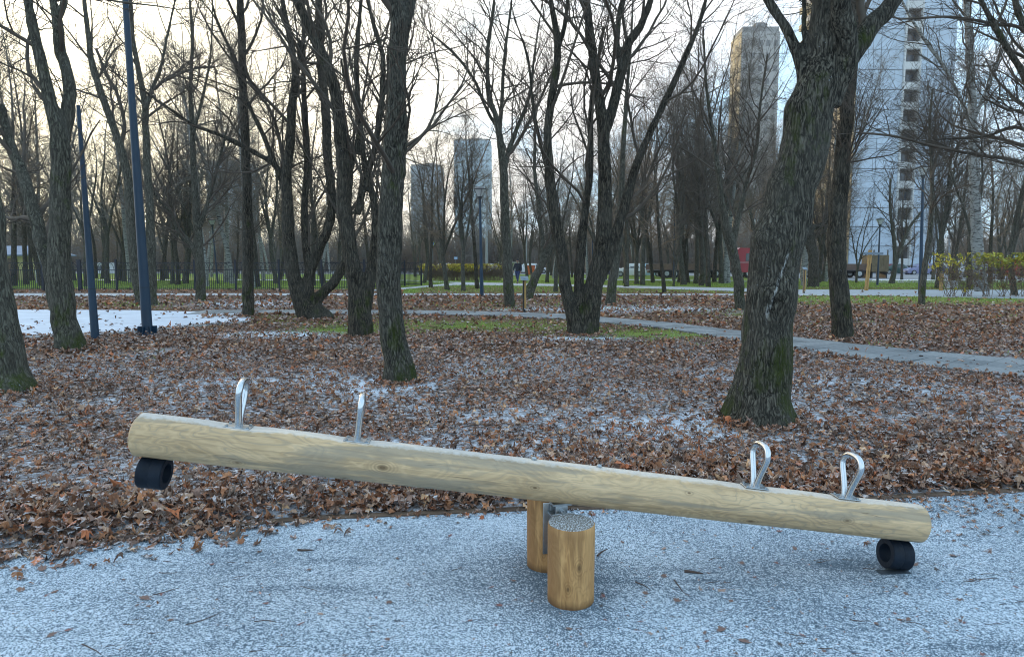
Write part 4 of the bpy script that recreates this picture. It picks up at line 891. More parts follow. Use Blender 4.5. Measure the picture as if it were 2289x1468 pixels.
# library trees for the middle distance and beyond (shared meshes)
def lib_tree(seed, H, form, k1, trk, tw, dens=1.):
    rg = np.random.default_rng(seed); tr = Crown(); cr = Crown(); z0 = np.zeros((1, 3))
    if form == 'vase':
        fh = H*rg.uniform(.12, .24); r = H*.0105
        a, ra = grow(z0-[[0, 0, .1]], np.array([[rg.normal(0, .06), rg.normal(0, .06), 1.]]), np.array([fh+.1]), np.array([r*1.15]), np.array([r*.95]), 6, .03, .05, rg); ra[0, 0] *= 1.25; tr.add(a, ra, 10)
        n = int(rg.integers(3, 5)); P = np.repeat(a[:, -1], n, 0); an = np.arange(n)*2*np.pi/n+rg.uniform(0, 6); sp = rg.uniform(.12, .34, n)
        D = np.stack((np.cos(an)*sp, np.sin(an)*sp, np.ones(n)), 1); b, rb = grow(P-[0, 0, .05], D, H*rg.uniform(.6, .8, n), np.full(n, r*.68), np.full(n, r*.08), 14, .055, .035, rg); tr.add(b[:, :9], rb[:, :9], 7); cr.add(b[:, 8:], rb[:, 8:], 5)
        m1, t0, ang, l1 = k1, .10, 36, H*.20
    elif form == 'pole':
        r = H*.0085; b, rb = grow(z0-[[0, 0, .1]], np.array([[rg.normal(0, .05), rg.normal(0, .05), 1.]]), np.array([H]), np.array([r*1.2]), np.array([r*.08]), 18, .03, .03, rg); rb[0, 0] *= 1.2; tr.add(b[:, :12], rb[:, :12], 9); cr.add(b[:, 11:], rb[:, 11:], 5)
        m1, t0, ang, l1 = k1*3, .2, 48, H*.15
    else:     # birch: slim leader, drooping fine twigs
        r = H*.0085; b, rb = grow(z0-[[0, 0, .1]], np.array([[rg.normal(0, .05), rg.normal(0, .05), 1.]]), np.array([H]), np.array([r*1.2]), np.array([r*.08]), 18, .025, .03, rg); tr.add(b[:, :14], rb[:, :14], 9); cr.add(b[:, 13:], rb[:, 13:], 5)
        m1, t0, ang, l1 = k1*3, .3, 40, H*.14
    P, D, rr, tt = spawn(b, rb, m1, t0, .98, ang, 10, rg); L1 = l1*rg.uniform(.6, 1.25, len(P))*(1.25-tt*.75); r1 = np.clip(rr*.45, .008, .05)
    c, rc = grow(P, D, L1, r1, r1*.25, 7, .12, .07 if form != 'birch' else .03, rg); cr.add(c, rc, 4)
    P, D, rr, tt = spawn(c, rc, int(8*dens), .1, .98, 40, 12, rg); L2 = l1*.42*rg.uniform(.5, 1.2, len(P)); r2 = np.clip(rr*.6, .006, .02)
    d, rd = grow(P, D, L2, r2, r2*.4, 4, .15, .06 if form != 'birch' else -.12, rg); cr.add(d, rd, 3)
    P, D, rr, tt = spawn(d, rd, int(6*dens), .1, .98, 38, 14, rg); L3 = l1*.2*rg.uniform(.5, 1.3, len(P)); r3 = np.clip(rr*.8, .006, .011)
    e, re_ = grow(P, D, L3, r3, r3*.5, 2, .18, .03 if form != 'birch' else -.2, rg); cr.add(e, re_, 3)
    tm = tr.mesh('trunk', M[trk])
    return tm, cr.mesh('crown', M[tw])
LIB = {'v': [lib_tree(100+i, 15, 'vase', 13, 'bark_sm', ('twig', 'twig_grey', 'twig', 'twig_warm')[i]) for i in range(4)],
       'p': [lib_tree(200+i, 16, 'pole', 14, 'bark_wil', ('twig', 'twig_grey', 'twig_warm')[i]) for i in range(3)],
       'b': [lib_tree(300+i, 18, 'birch', 15, 'bark_birch', ('twig_warm', 'twig_grey')[i]) for i in range(2)],
       's': [lib_tree(400+i, 6, 'vase', 7, 'bark_sm', 'twig', .7) for i in range(2)]}
LIBH = dict(v=15, p=16, b=18, s=6); NMS = dict(v='maple_tree', p='linden_tree', b='birch_tree', s='young_tree')
used = {}
def btree(px, py, sp, H, label, group=None, wpx=None, x=None, y=None):
    if x is None: x, y, _ = G(px, py)
    i = used.get(sp, 0); used[sp] = i+1; tm, cm = LIB[sp][i % len(LIB[sp])]; s = H/LIBH[sp]
    o = empty(NMS[sp], (x, y, 0), random.uniform(0, 6.28), label, 'tree', group)
    fat = 1.
    if wpx: r = wpx/2/FPX*y; fat = r/(LIBH[sp]*(.0105 if sp in 'vs' else .0085)*1.1*s)
    a = link('trunk', tm, o); c = link('crown', cm, o)
    o.scale = (s, s, s)
    if wpx: fat = min(max(fat, .7), 1.7); 
    return o
BT = [(58, 636, 'p', 17, 'linden in front of the left end of the small yellow building'), (86, 633, 'b', 18, 'birch in front of the right end of the small yellow building'), (110, 628, 'b', 19, 'pale birch just right of the small yellow building'),
  (166, 627, 'v', 15, 'maple behind the fence between the forked tree and the short blue pole'), (193, 641, 'v', 12, 'dark maple behind the fence touching the shorter blue pole'), (30, 640, 'p', 18, 'tall linden behind the fence near the left edge'),
  (292, 631, 'b', 19, 'birch on the lawn left of the tall blue pole'), (362, 627, 'p', 18, 'linden on the lawn right of the tall blue pole'), (385, 635, 'v', 13, 'dark forked tree on the lawn left of the long-limbed tree'), (398, 637, 'p', 15, 'straight dark tree on the lawn close left of the long-limbed tree'),
  (412, 629, 'v', 16, 'maple further back on the lawn left of the long-limbed tree'), (461, 640, 'b', 18, 'birch right behind the long-limbed tree'), (505, 631, 'b', 20, 'birch beside the distant lamp post on the lawn'), (519, 634, 'b', 20, 'white birch left of the straight mossy trunk'),
  (577, 642, 'p', 17, 'linden just right of the straight mossy trunk'), (617, 634, 'v', 15, 'maple seen left of the gnarled willow'), (240, 634, 'v', 15, 'maple on the lawn between the two blue poles'), (268, 628, 'p', 18, 'linden on the lawn between the two blue poles, further back'),
  (948, 633, 'v', 13, 'tree at the gate end of the fence'), (963, 642, 'p', 12, 'tree leaning over the footpath right of the gate'), (1000, 648, 'v', 12, 'mid-sized tree in front of the yellow-topped hedge, near the path'), (1036, 650, 'v', 10, 'vase-shaped tree in front of the yellow-topped hedge with a dark knot low on its trunk'),
  (1067, 645, 'p', 13, 'tree just left of the central lamp post'), (1242, 652, 'v', 10, 'slim tree between the leaning tree and the big willow'), (1222, 631, 'v', 13, 'slim tree beyond the footpath left of the big willow'),
  (1355, 625, 's', 7, 'thin young tree in front of the dark parked car'), (1395, 628, 's', 8, 'thin young tree in front of the white hatchback'), (1423, 635, 'v', 14, 'left one of the pair of trees between the white and the light blue car'), (1436, 637, 'v', 15, 'right one of the pair of trees between the white and the light blue car'),
  (1485, 653, 'p', 11, 'slim tree between the two footpaths right of the light blue car'), (1524, 629, 'b', 17, 'leaning birch in front of the long truck bed'), (1532, 629, 'v', 15, 'tree touching the leaning birch in front of the truck bed'), (1566, 632, 'v', 16, 'thick tree in front of the middle of the long truck bed'),
  (1583, 641, 'p', 15, 'dark straight tree in front of the truck bed, nearer the path'), (1596, 631, 'p', 17, 'tree just right of the dark straight tree by the truck bed'), (1618, 633, 'b', 19, 'left stem of the birch clump by the red truck cab'), (1628, 633, 'b', 18, 'right stem of the birch clump by the red truck cab'),
  (1838, 629, 'v', 12, 'slim tree behind the gap between the two right trunks'), (1845, 629, 'b', 18, 'birch behind the mossy trunk by the slab path'), (1914, 632, 's', 8, 'small round young tree before the brown truck sideboards'),
  (2096, 644, 'v', 14, 'tree behind the lamp post at the left end of the right hedge'), (2168, 646, 'v', 13, 'dark tree just left of the white-barked birch'), (2213, 633, 'p', 15, 'tree just right of the white-barked birch'), (2268, 660, 'v', 12, 'dark tree behind the hedge at the right edge'),
  (2130, 628, 'p', 16, 'tree beyond the pale concrete block'), (1745, 633, 'p', 16, 'tree hidden mostly by the biggest trunk'), (1460, 632, 'p', 15, 'tree at the rear end of the long truck bed'), (1505, 640, 's', 7, 'small tree beside the thin blue lamp post')]
for a in BT: btree(*a)
def many(n, x0, x1, y0, y1, kinds, hmin, hmax, label, group, avoid=()):
    c = 0; tries = 0
    while c < n and tries < n*20:
        tries += 1; px = random.uniform(x0, x1); Y = math.sqrt(random.uniform(y0**2, y1**2)); x = (px-W0/2)/FPX*Y
        if any(a <= px <= b and lo <= Y <= hi for a, b, lo, hi in avoid): continue
        btree(0, 0, random.choice(kinds), random.uniform(hmin, hmax), label, group, x=x, y=Y); c += 1
AV = [(1880, 2150, 52, 140), (1000, 1105, 60, 400), (1300, 2400, 62, 96), (1632, 1706, 20, 66)]
many(40, -250, 760, 46, 100, 'vbpbvp', 12, 18, 'bare tree among many on the lawn beyond the black fence', 'trees standing on the lawn beyond the fence', AV)
many(20, 760, 1300, 62, 115, 'vpvs', 8, 13, 'bare tree behind the hedge in the centre', 'trees standing behind the yellow-topped hedge', AV)
many(26, 1300, 1900, 97, 150, 'vpbv', 13, 18, 'bare tree behind the parked cars and the long truck', 'trees standing behind the truck and cars', AV)
many(12, 1300, 1870, 40, 60, 'vpb', 11, 15, 'bare tree on the grass between footpath and truck', 'trees on the grass before the truck', AV)
many(16, 2150, 2600, 46, 120, 'vpbv', 10, 15, 'bare tree behind the hedge on the right', 'trees standing behind the right-hand hedge', AV)
many(8, 1520, 1800, 42, 66, 'vpbp', 14, 19, 'x', 'tall bare trees left of the biggest trunk', AV)
many(9, 1590, 1770, 73, 95, 'pvv', 17, 22, 'x', 'tall bare trees left of the biggest trunk', ())
many(16, 2000, 2500, 60, 95, 'vpvp', 9, 13, 'x', 'bare trees in the car park on the right', ())
many(14, 40, 620, 30, 37, 'b', 1, 2, 'x', 'x', ()) if 0 else None
many(16, -80, 900, 42, 62, 'pbvp', 13, 18, 'x', 'tall slim trees just beyond the fence', AV)
many(22, 900, 1560, 66, 98, 'pvbp', 11, 15, 'x', 'tall trees behind the hedge and path', [(1000, 1108, 60, 400)])
# far wood that reads as one mass: low-detail trees scattered by geometry nodes
def lowtree(seed, H):
    rg = np.random.default_rng(seed); cr = Crown()
    b, rb = grow(np.zeros((1, 3)), np.array([[0, 0, 1.]]), np.array([H]), np.array([.2]), np.array([.02]), 8, .05, .03, rg); cr.add(b, rb, 4)
    P, D, rr, tt = spawn(b, rb, 34, .05, .98, 42, 12, rg); c, rc = grow(P, D, H*.26*rg.uniform(.5, 1.1, len(P)), np.full(len(P), .06), np.full(len(P), .03), 3, .14, .08, rg); cr.add(c, rc, 3)
    P, D, rr, tt = spawn(c, rc, 8, .1, 1, 40, 14, rg); d, rd = grow(P, D, H*.11*rg.uniform(.5, 1.3, len(P)), np.full(len(P), .034), np.full(len(P), .02), 2, .18, .05, rg); cr.add(d, rd, 3)
    return np.concatenate(cr.V), np.concatenate(cr.F)
LT = [lowtree(900+i, 12) for i in range(4)]
def gn_scatter(name, meshes, pts, rots, scs, label, cat):
    srcs = bpy.data.collections.new(name+'_kinds')
    for k, (V, F) in enumerate(meshes):
        o = bpy.data.objects.new(name+'_tree', mesh_np(name+'_tree', V, [F], M['twig_warm'] if k % 2 else M['twig_grey'])); srcs.objects.link(o)
    me = bpy.data.meshes.new(name); me.from_pydata([tuple(p) for p in pts], [], [])
    for nm, ar, ty in (('rot', rots, 'FLOAT'), ('sc', scs, 'FLOAT')):
        a = me.attributes.new(nm, ty, 'POINT'); a.data.foreach_set('value', np.asarray(ar, np.float32))
    ob = link(name, me); g = bpy.data.node_groups.new(name, 'GeometryNodeTree')
    g.interface.new_socket('Geometry', in_out='INPUT', socket_type='NodeSocketGeometry'); g.interface.new_socket('Geometry', in_out='OUTPUT', socket_type='NodeSocketGeometry')
    gi, go = g.nodes.new('NodeGroupInput'), g.nodes.new('NodeGroupOutput'); ip = g.nodes.new('GeometryNodeInstanceOnPoints'); ci = g.nodes.new('GeometryNodeCollectionInfo')
    ci.inputs['Collection'].default_value = srcs; ci.inputs['Separate Children'].default_value = True; ci.inputs['Reset Children'].default_value = True
    ra = g.nodes.new('GeometryNodeInputNamedAttribute'); ra.data_type = 'FLOAT'; ra.inputs['Name'].default_value = 'rot'; sa = g.nodes.new('GeometryNodeInputNamedAttribute'); sa.data_type = 'FLOAT'; sa.inputs['Name'].default_value = 'sc'
    cx = g.nodes.new('ShaderNodeCombineXYZ'); g.links.new(ra.outputs['Attribute'], cx.inputs[2]); er = g.nodes.new('FunctionNodeEulerToRotation'); g.links.new(cx.outputs[0], er.inputs[0])
    g.links.new(gi.outputs[0], ip.inputs['Points']); g.links.new(ci.outputs[0], ip.inputs['Instance']); ip.inputs['Pick Instance'].default_value = True
    g.links.new(er.outputs[0], ip.inputs['Rotation']); g.links.new(sa.outputs['Attribute'], ip.inputs['Scale']); g.links.new(ip.outputs[0], go.inputs[0])
    md = ob.modifiers.new('scatter', 'NODES'); md.node_group = g
    return tag(ob, label, cat, kind='stuff')
P_, R_, S_ = [], [], []
for i in range(480):
    px = random.uniform(-700, 3000); Y = math.sqrt(random.uniform(112**2, 270**2))
    if 1870 < px < 2150: Y = random.uniform(150, 300)
    s = random.uniform(.7, 1.3)*(1.15 if px < 700 else .8)
    if 900 < px < 1600: s *= .66
    P_.append(((px-W0/2)/FPX*Y, Y, 0)); R_.append(random.uniform(0, 6.28)); S_.append(s)
gn_scatter('far_wood', LT, P_, R_, S_, 'brown-grey mass of bare woodland far behind the park', 'woodland')
def lowbush(seed):
    rg = np.random.default_rng(seed); cr = Crown(); n = 12
    D = np.stack((rg.normal(0, .35, n), rg.normal(0, .35, n), np.ones(n)), 1); b, rb = grow(rg.normal(0, .5, (n, 3))*[1, 1, 0], D, rg.uniform(3, 5.5, n), np.full(n, .05), np.full(n, .02), 5, .12, .05, rg); cr.add(b, rb, 3)
    P, D, rr, tt = spawn(b, rb, 11, .05, .98, 42, 12, rg); c, rc = grow(P, D, rg.uniform(.5, 1.6, len(P)), np.full(len(P), .028), np.full(len(P), .016), 3, .18, .05, rg); cr.add(c, rc, 3)
    P, D, rr, tt = spawn(c, rc, 3, .1, .98, 42, 12, rg); c, rc = grow(P, D, rg.uniform(.2, .7, len(P)), np.full(len(P), .018), np.full(len(P), .012), 2, .18, .05, rg); cr.add(c, rc, 3)
    return np.concatenate(cr.V), np.concatenate(cr.F)
P_, R_, S_ = [], [], []
for i in range(900):
    px = random.uniform(-800, 3200); Y = random.uniform(101, 150)
    if 1885 < px < 2112: continue
    P_.append(((px-W0/2)/FPX*Y, Y, 0)); R_.append(random.uniform(0, 6.28)); S_.append(random.uniform(.8, 1.7))
gn_scatter('far_thicket', [lowbush(970+i) for i in range(4)], P_, R_, S_, 'brown thicket of bare bushes along the far edge of the park', 'thicket')

# ------------------------------------------------------------------ poles and lamps
def tall_pole(base, top, w0, w1, label, flange, extra=0.):
    x, y, _ = G(*base); root = empty('blue_pole', (x, y, 0), 0, label, 'pole'); P, t = AtY(top[0], top[1], y); P = P-np.array((x, y, 0)); _, t0 = AtY(base[0], base[1], y)
    r0, r1 = w0/2/FPX*t0, w1/2/FPX*t
    if extra: d = P/np.linalg.norm(P); r1 = r1*.75; P = P+d*extra
    mb = MB(); mb.tube([tuple(P*f+np.array((0, 0, .0))) for f in (0, .25, .5, .75, 1)], [r0+(r1-r0)*f for f in (0, .25, .5, .75, 1)], 28); mb.build('shaft', M['blue'], root, True)
    mb = MB(); d = P/np.linalg.norm(P); mb.tube([tuple(d*1.02), tuple(d*1.03)], r0*.93+.0035, 28); mb.build('hatch_seam', M['black'], root, True)
    if flange:
        mb = MB(); mb.cyl((0, 0, 0), (0, 0, .03), r0*1.9, n=24)
        for k in range(8):
            a = k*math.pi/4; mb.box((math.cos(a)*r0*1.4, math.sin(a)*r0*1.4, .10), (r0*.9, .012, .16), Matrix.Rotation(a, 3, 'Z'))
        mb.build('base_flange', M['blue'], root)
    return root
tall_pole((330, 747), (280, 0), 22, 12, 'tall tapered blue pole with a flared base, the taller one by the frosted area', True, 2.5)
tall_pole((213, 756), (175, 236), 17, 8, 'shorter tapered blue pole left of the tall one', False)
def lamp_post(base, top, wpx, label, lantern=True, col='blue', scale=1.):
    x, y, _ = G(*base); root = empty('street_lamp', (x, y, 0), 0, label, 'street lamp'); P, t = AtY(top[0], top[1], y); P = Vector(P-np.array((x, y, 0))); r = wpx/2/FPX*y; d = P.normalized(); s = scale
    e = P-d*.62*s if lantern else P
    mb = MB(); mb.tube([(0, 0, 0), tuple(e*.5), tuple(e)], [r, r*.85, r*.62], 14); mb.build('pole', M[col], root, True)
    mb = MB(); mb.cyl((0, 0, 0), (0, 0, .02), r*2.2); mb.cyl((0, 0, 0), tuple(d*.9), r*1.12, r*1.08); mb.build('base_sleeve', M[col], root, True)
    if lantern:
        mb = MB(); mb.cyl(tuple(e), tuple(e+d*.14*s), .055*s, .12*s, 16); mb.build('collar', M['lamp_dark'], root, True)
        gl = MB(); gl.cyl(tuple(e+d*.14*s), tuple(e+d*.46*s), .10*s, .25*s, 20); g = gl.build('lamp_glass', M['lamp_glass'], root, True)
        mb = MB(); mb.cyl(tuple(e+d*.46*s), tuple(e+d*.50*s), .29*s, .29*s, 24); mb.cyl(tuple(e+d*.50*s), tuple(e+d*.60*s), .28*s, .05*s, 24); mb.build('cap', M['lamp_dark'], root, True)
        for k in range(4):
            a = k*math.pi/2+.4; mb = MB(); q = Vector((math.cos(a), math.sin(a), 0)); mb.tube([tuple(e+d*.12*s+q*.105*s), tuple(e+d*.47*s+q*.262*s)], .010*s, 5); mb.build('strut', M['lamp_dark'], g, True)
lamp_post((1077, 662), (1072, 416), 8, 'blue lamp post with a cone lantern in the centre, beside the pale footpath', scale=1.)
lamp_post((2057, 658), (2064, 368), 8, 'tallest blue lamp post on the right, at the left end of the right hedge', scale=1.05)
lamp_post((1961, 638), (1968, 486), 4.5, 'dark lamp post standing before the white tower, right of the wooden cross-shaped post', scale=1.0)
lamp_post((487, 634), (473, 488), 4, 'small distant lamp post on the lawn left of the straight mossy trunk', scale=1.0)
lamp_post((1325, 632), (1323, 468), 3.5, 'lamp post seen through the big four-stemmed willow', scale=.9)
lamp_post((1506, 632), (1508, 440), 3.5, 'thin blue lamp post in front of the long truck bed', scale=.9)
def conc_pole(px, base, top, wpx, label):
    x, y, _ = G(px, base); P, t = AtY(px, top, y); mb = MB(); mb.cyl((0, 0, 0), (P[0]-x, 0, P[2]), wpx/2/FPX*y*1.15, wpx/2/FPX*y*.8, 12)
    tag(mb.build('concrete_pole', M['concrete'], None, True, loc=(x, y, 0)), label, 'pole')
conc_pole(1088, 613, 420, 5.5, 'grey concrete pole behind the hedge right of the central lamp post')
conc_pole(1177, 614, 470, 2.8, 'thin pale concrete pole behind the walking person')
conc_pole(2122, 612, 480, 3.6, 'pale thin pole in the car park behind the right hedge')

# ------------------------------------------------------------------ park fence
FP = [(-72, 650), (14, 650), (98, 650), (180, 650), (262, 650), (347, 650), (437, 650), (528, 650), (625, 650), (720, 649), (815, 646), (905, 639.6), (942, 638.3)]
fx0 = G(*FP[0]); fence = empty('metal_fence', (fx0[0], fx0[1], 0), 0, 'long dark blue metal fence with arched bar tops along the footpath on the left', 'fence'); FH = 1.68
fo = Vector((fx0[0], fx0[1], 0)); pts = [Vector(G(*p))-fo for p in FP]
pm = MB(); pm.box((0, 0, FH/2+.02), (.10, .10, FH+.04), bev=.006); pm.box((0, 0, FH+.06), (.12, .12, .03)); pmesh = pm.mesh('post', M['navy'])
for i, p in enumerate(pts):
    o = link('post', pmesh, fence, p)
    if i in (3,): o.scale = (2.2, 1, 1)
for a, b_ in zip(pts, pts[1:]):
    d = b_-a; L = d.length; dn = d.normalized(); an = math.atan2(d.y, d.x); rot = Matrix.Rotation(an, 3, 'Z')
    pn = link('panel', None, fence, a); pn.rotation_euler = (0, 0, an)
    for nm, z in (('rail', .14), ('rail', 1.18), ('rail', FH-.10)):
        mb = MB(); mb.box((L/2, 0, z), (L-.1, .03, .035)); mb.build('rail', M['navy'], pn)
    n = int(L/.115); mb = MB(); st = (L-.12)/n
    for k in range(n): mb.box((.06+st*(k+.5), 0, (1.18 if k % 2 else 1.18)/2+.03), (.024, .02, 1.12))
    for k in range(0, n-3, 2):     # interlaced pointed arches
        x0 = .06+st*(k+.5); W_ = st*4
        for s_ in (1, -1):
            xa = x0 if s_ > 0 else x0+W_; P = [(xa+s_*W_/2*(1-math.cos(q))*1., 0, 1.18+.38*math.sin(q)) for q in (0, .35, .7, 1.1, 1.57)]; mb.tube(P, .012, 4)
    tag(mb.build('bars', M['navy'], pn), kind='stuff')

# ------------------------------------------------------------------ posts with boards, wooden signs
def info_post(base, top, wpx, bw, label):
    x, y, _ = G(*base); root = empty('info_post', (x, y, 0), R(8), label, 'info post'); P, t = AtY(top[0], top[1], y); h = P[2]; w_ = wpx/2/FPX*y*2
    mb = MB(); mb.box((w_*.22, 0, h*.5+.04), (w_*.56, .09, h-.18), bev=.004); mb.build('wooden_post', M['wood_post'], root)
    mb = MB(); mb.box((-w_*.28, .0, h*.5), (w_*.38, .085, h-.06)); mb.box((0, 0, .05), (w_*.6, .07, .1)); mb.box((0, 0, h-.05), (w_*.7, .06, .1)); mb.build('metal_channel', M['black'], root)
    rt = Matrix.Rotation(R(32), 3, 'X'); mb = MB(); mb.box((0, 0, h), (bw, .24, .014), rt, bev=.003); bd = mb.build('board', M['board'], root)
info_post((1172, 698), (1173, 622), 7.5, .25, 'wooden info post with a tilted grey board right of the vase-shaped tree')
info_post((1797, 656), (1798, 600), 5, .22, 'wooden info post with small tilted board on the path right of the biggest trunk')
x, y, _ = G(1936, 650); root = empty('wooden_signpost', (x, y, 0), 0, 'cross-shaped wooden post with a dark horizontal arm before the truck', 'signpost')
for dx in (-.05, .06):
    mb = MB(); mb.tube([(dx, 0, -.05), (dx+.12, 0, 2.33-abs(dx))], .055, 4); mb.build('post', M['wood_post'], root)
mb = MB(); mb.box((.25, -.07, 2.08), (1.12, .05, .13), bev=.005); mb.build('arm', M['board'], root)
x, y, _ = G(2103, 650); mb = MB(); mb.box((0, 0, .42), (.16, .12, .9), bev=.01); mb.box((0, 0, .93), (.18, .14, .1), bev=.01); tag(mb.build('wooden_bollard', M['wood_post'], None, loc=(x, y, 0)), 'short wooden post behind the left end of the right hedge', 'post')
x, y, _ = G(2126, 645); mb = MB(); mb.box((0, 0, .22), (.55, .45, .44), bev=.02); mb.box((0, 0, .45), (.59, .49, .05), bev=.01); tag(mb.build('concrete_block', simple('pale_concrete', (.5, .52, .53), .8), None, loc=(x, y, 0)), 'pale grey concrete block behind the right hedge', 'block')
# road signs
def sign(px, base, cy, sz, label, kind):
    x, y, _ = G(px, base); P, t = AtY(px, cy, y); root = empty('road_sign', (x, y, 0), 0, label, 'road sign'); z = P[2]; k = sz/FPX*y
    mb = MB(); mb.cyl((0, .04, 0), (0, .04, z+k*.4), .03); mb.build('pole', M['zinc'], root, True)
    if kind == 'cross':
        mb = MB(); mb.box((0, 0, z), (k, .02, k)); f = mb.build('border_panel', simple('fluorescent_yellow', (.50, .72, .03), .5), root)
        mb = MB(); mb.box((0, -.014, z), (k*.72, .01, k*.72)); bl = mb.build('blue_panel', simple('sign_blue', (.02, .12, .45), .5), root)
        mb = MB(); s_ = k*.28; mb.loft([[(-s_, q, z-s_*.9), (s_, q, z-s_*.9), (0, q, z+s_)] for q in (-.026, -.020)]); mb.build('triangle', M['white'], bl)
        mb = MB(); s_ = k*.28; mb.sph((0, -.028, z+s_*.25), s_*.12, 8); mb.tube([(0, -.03, z+s_*.15), (0, -.03, z-s_*.3), (-s_*.25, -.03, z-s_*.75)], s_*.08, 5); mb.tube([(0, -.03, z-s_*.3), (s_*.25, -.03, z-s_*.75)], s_*.07, 5); mb.build('walking_figure', M['black'], bl)
    else:
        mb = MB(); mb.box((0, 0, z), (k*1.1, .02, k*.8)); bl = mb.build('blue_panel', simple('sign_pale_blue', (.25, .42, .75), .5), root)
        mb = MB(); mb.box((0, -.014, z+k*.12), (k*.7, .008, k*.16)); mb.box((0, -.014, z-k*.15), (k*.5, .008, k*.1)); mb.build('white_bars', M['white'], bl)
sign(968, 612, 545, 9, 'pedestrian crossing sign, blue with yellow-green border, above the hedge', 'cross')
sign(1019, 613, 577, 7, 'small pale blue road sign above the yellow-topped hedge', 'blue')

# ------------------------------------------------------------------ hedges
M['hleaf'] = None
m, t, b = newmat('hedge_leaf'); LK(t, N(t, 'ShaderNodeAttribute', attribute_name='Col').outputs['Color'], b.inputs['Base Color']); b.inputs['Roughness'].default_value = .6; M['hleaf'] = m
def leafcloud(P, size, cols, rg):
    n = len(P); a = nrm(rg.normal(0, 1, (n, 3))); b_ = nrm(np.cross(a, rg.normal(0, 1, (n, 3)))); s = size*rg.uniform(.6, 1.3, (n, 1))
    V = np.stack((P-a*s, P+b_*s*.6, P+a*s, P-b_*s*.6), 1).reshape(-1, 3); F = np.arange(n*4).reshape(-1, 4)
    return V, F, np.repeat(cols, 4, 0)
def bush(name, label, cat, x0, x1, yb, depth, H, nst, leafn, topf, seed, twm='twig_warm', leafsz=.05, group=None, lean=.35, greener=0.):
    rg = np.random.default_rng(seed); n = nst; P = np.stack((rg.uniform(x0, x1, n), yb+rg.uniform(0, depth, n), np.full(n, -.02)), 1); cx, cy = (x0+x1)/2, yb+depth/2; O = np.array((cx, cy, 0.))
    D = np.stack((rg.normal(0, lean, n), rg.normal(0, lean*.6, n), np.ones(n)), 1); cr = Crown()
    a, ra = grow(P-O, D, H*rg.uniform(.6, 1.0, n), np.full(n, .014), np.full(n, .006), 6, .12, .06, rg); cr.add(a, ra, 4)
    Q, D2, rr, tt = spawn(a, ra, 7, .2, 1, 38, 12, rg); c, rc = grow(Q, D2, H*.3*rg.uniform(.4, 1.2, len(Q)), rr*.7, rr*.4, 3, .18, .12, rg); cr.add(c, rc, 3)
    Q, D2, rr, tt = spawn(c, rc, 3, .2, 1, 38, 12, rg); e, re_ = grow(Q, D2, H*.16*rg.uniform(.4, 1.2, len(Q)), np.full(len(Q), .005), np.full(len(Q), .003), 2, .18, .12, rg); cr.add(e, re_, 3)
    root = empty(name, O, 0, label, cat, group); me = cr.mesh('branches', M[twm]); link('branches', me, root)
    tips = e[:, -1]; tips = tips[tips[:, 2] < H*1.02]; w_ = topf(tips[:, 0]+cx, tips[:, 2]/H); k = rg.uniform(0, 1, len(tips)) < w_; tp = tips[k]
    if len(tp):
        tp = tp[rg.integers(0, len(tp), leafn)]+rg.normal(0, .05, (leafn, 3)); tp[:, 2] = np.minimum(tp[:, 2], H*1.0)
        hue = rg.uniform(0, 1, (leafn, 1)); cc = (1-hue)*np.array([[.48, .38, .03]])+hue*np.array([[.24, .28, .03]]) if greener > .3 else (1-hue)*np.array([[.80, .58, .03]])+hue*np.array([[.30, .30, .03]])
        V, F, C = leafcloud(tp, leafsz, cc*rg.uniform(.6, 1.2, (leafn, 1)), rg); link('leaves', mesh_np('leaves', V, F, M['hleaf'], False, C), root)
    nb = leafn//2; tb = tips[rg.integers(0, len(tips), nb)]+rg.normal(0, .05, (nb, 3)); V, F, C = leafcloud(tb, leafsz*.8, np.array([[.14, .065, .035]])*rg.uniform(.5, 1.5, (nb, 1)), rg); link('dead_leaves', mesh_np('dead_leaves', V, F, M['hleaf'], False, C), root)
hx0, hy, _ = G(946, 627.5); hx1 = G(1122, 627.5)[0]
def wc(px): return (px-W0/2)/FPX*hy
bush('hedge', 'clipped brown hedge with yellow-topped leaves right of the fence', 'hedge', hx0, hx1, hy, 1.0, 1.45, 420, 5200, lambda X, z: np.clip((z-.55)*3, 0, 1)*np.clip(.15+1.0*((X < wc(962)) | ((X > wc(1003)) & (X < wc(1062))))+.35*(X > wc(1062))*(X < wc(1110))*(z > .9), 0, 1), 51, leafsz=.07, lean=.2)
hb = [(2112, 2150, 'left-most loose shrub of the right hedge with sparse yellow leaves', 220, .3), (2150, 2185, 'shrub of the right hedge directly left of the white-barked birch', 300, .4), (2190, 2232, 'shrub of the right hedge just right of the white-barked birch, yellow-green on top', 420, .5), (2228, 2275, 'yellow-green topped shrub of the right hedge near the right edge', 700, .6), (2270, 2330, 'shrub at the right edge of the photo with bright green-yellow top', 800, .7)]
for i, (a_, b_, lb, nl, gr) in enumerate(hb):
    X0, yb, _ = G(a_, 664); X1 = G(b_, 664)[0]
    bush('shrub', lb, 'shrub', X0+.25, X1-.25, yb, .5, 2.0, 13, nl, lambda X, z: np.clip((z-.62)*3, .04, 1), 60+i, leafsz=.06, lean=.5, group='shrubs of the right-hand hedge', greener=gr)
for i, (a_, b_) in enumerate([(2340, 2400), (2410, 2470)]):
    X0, yb, _ = G(a_, 664); X1 = G(b_, 664)[0]; bush('shrub', 'shrub just outside the right edge of the photo' if i == 0 else 'outermost shrub beyond the right edge of the photo', 'shrub', X0+.2, X1-.2, yb, .5, 2.0, 18, 1200, lambda X, z: np.clip((z-.62)*3, .04, 1), 80+i, leafsz=.06, lean=.5, group='shrubs of the right-hand hedge', greener=.6)

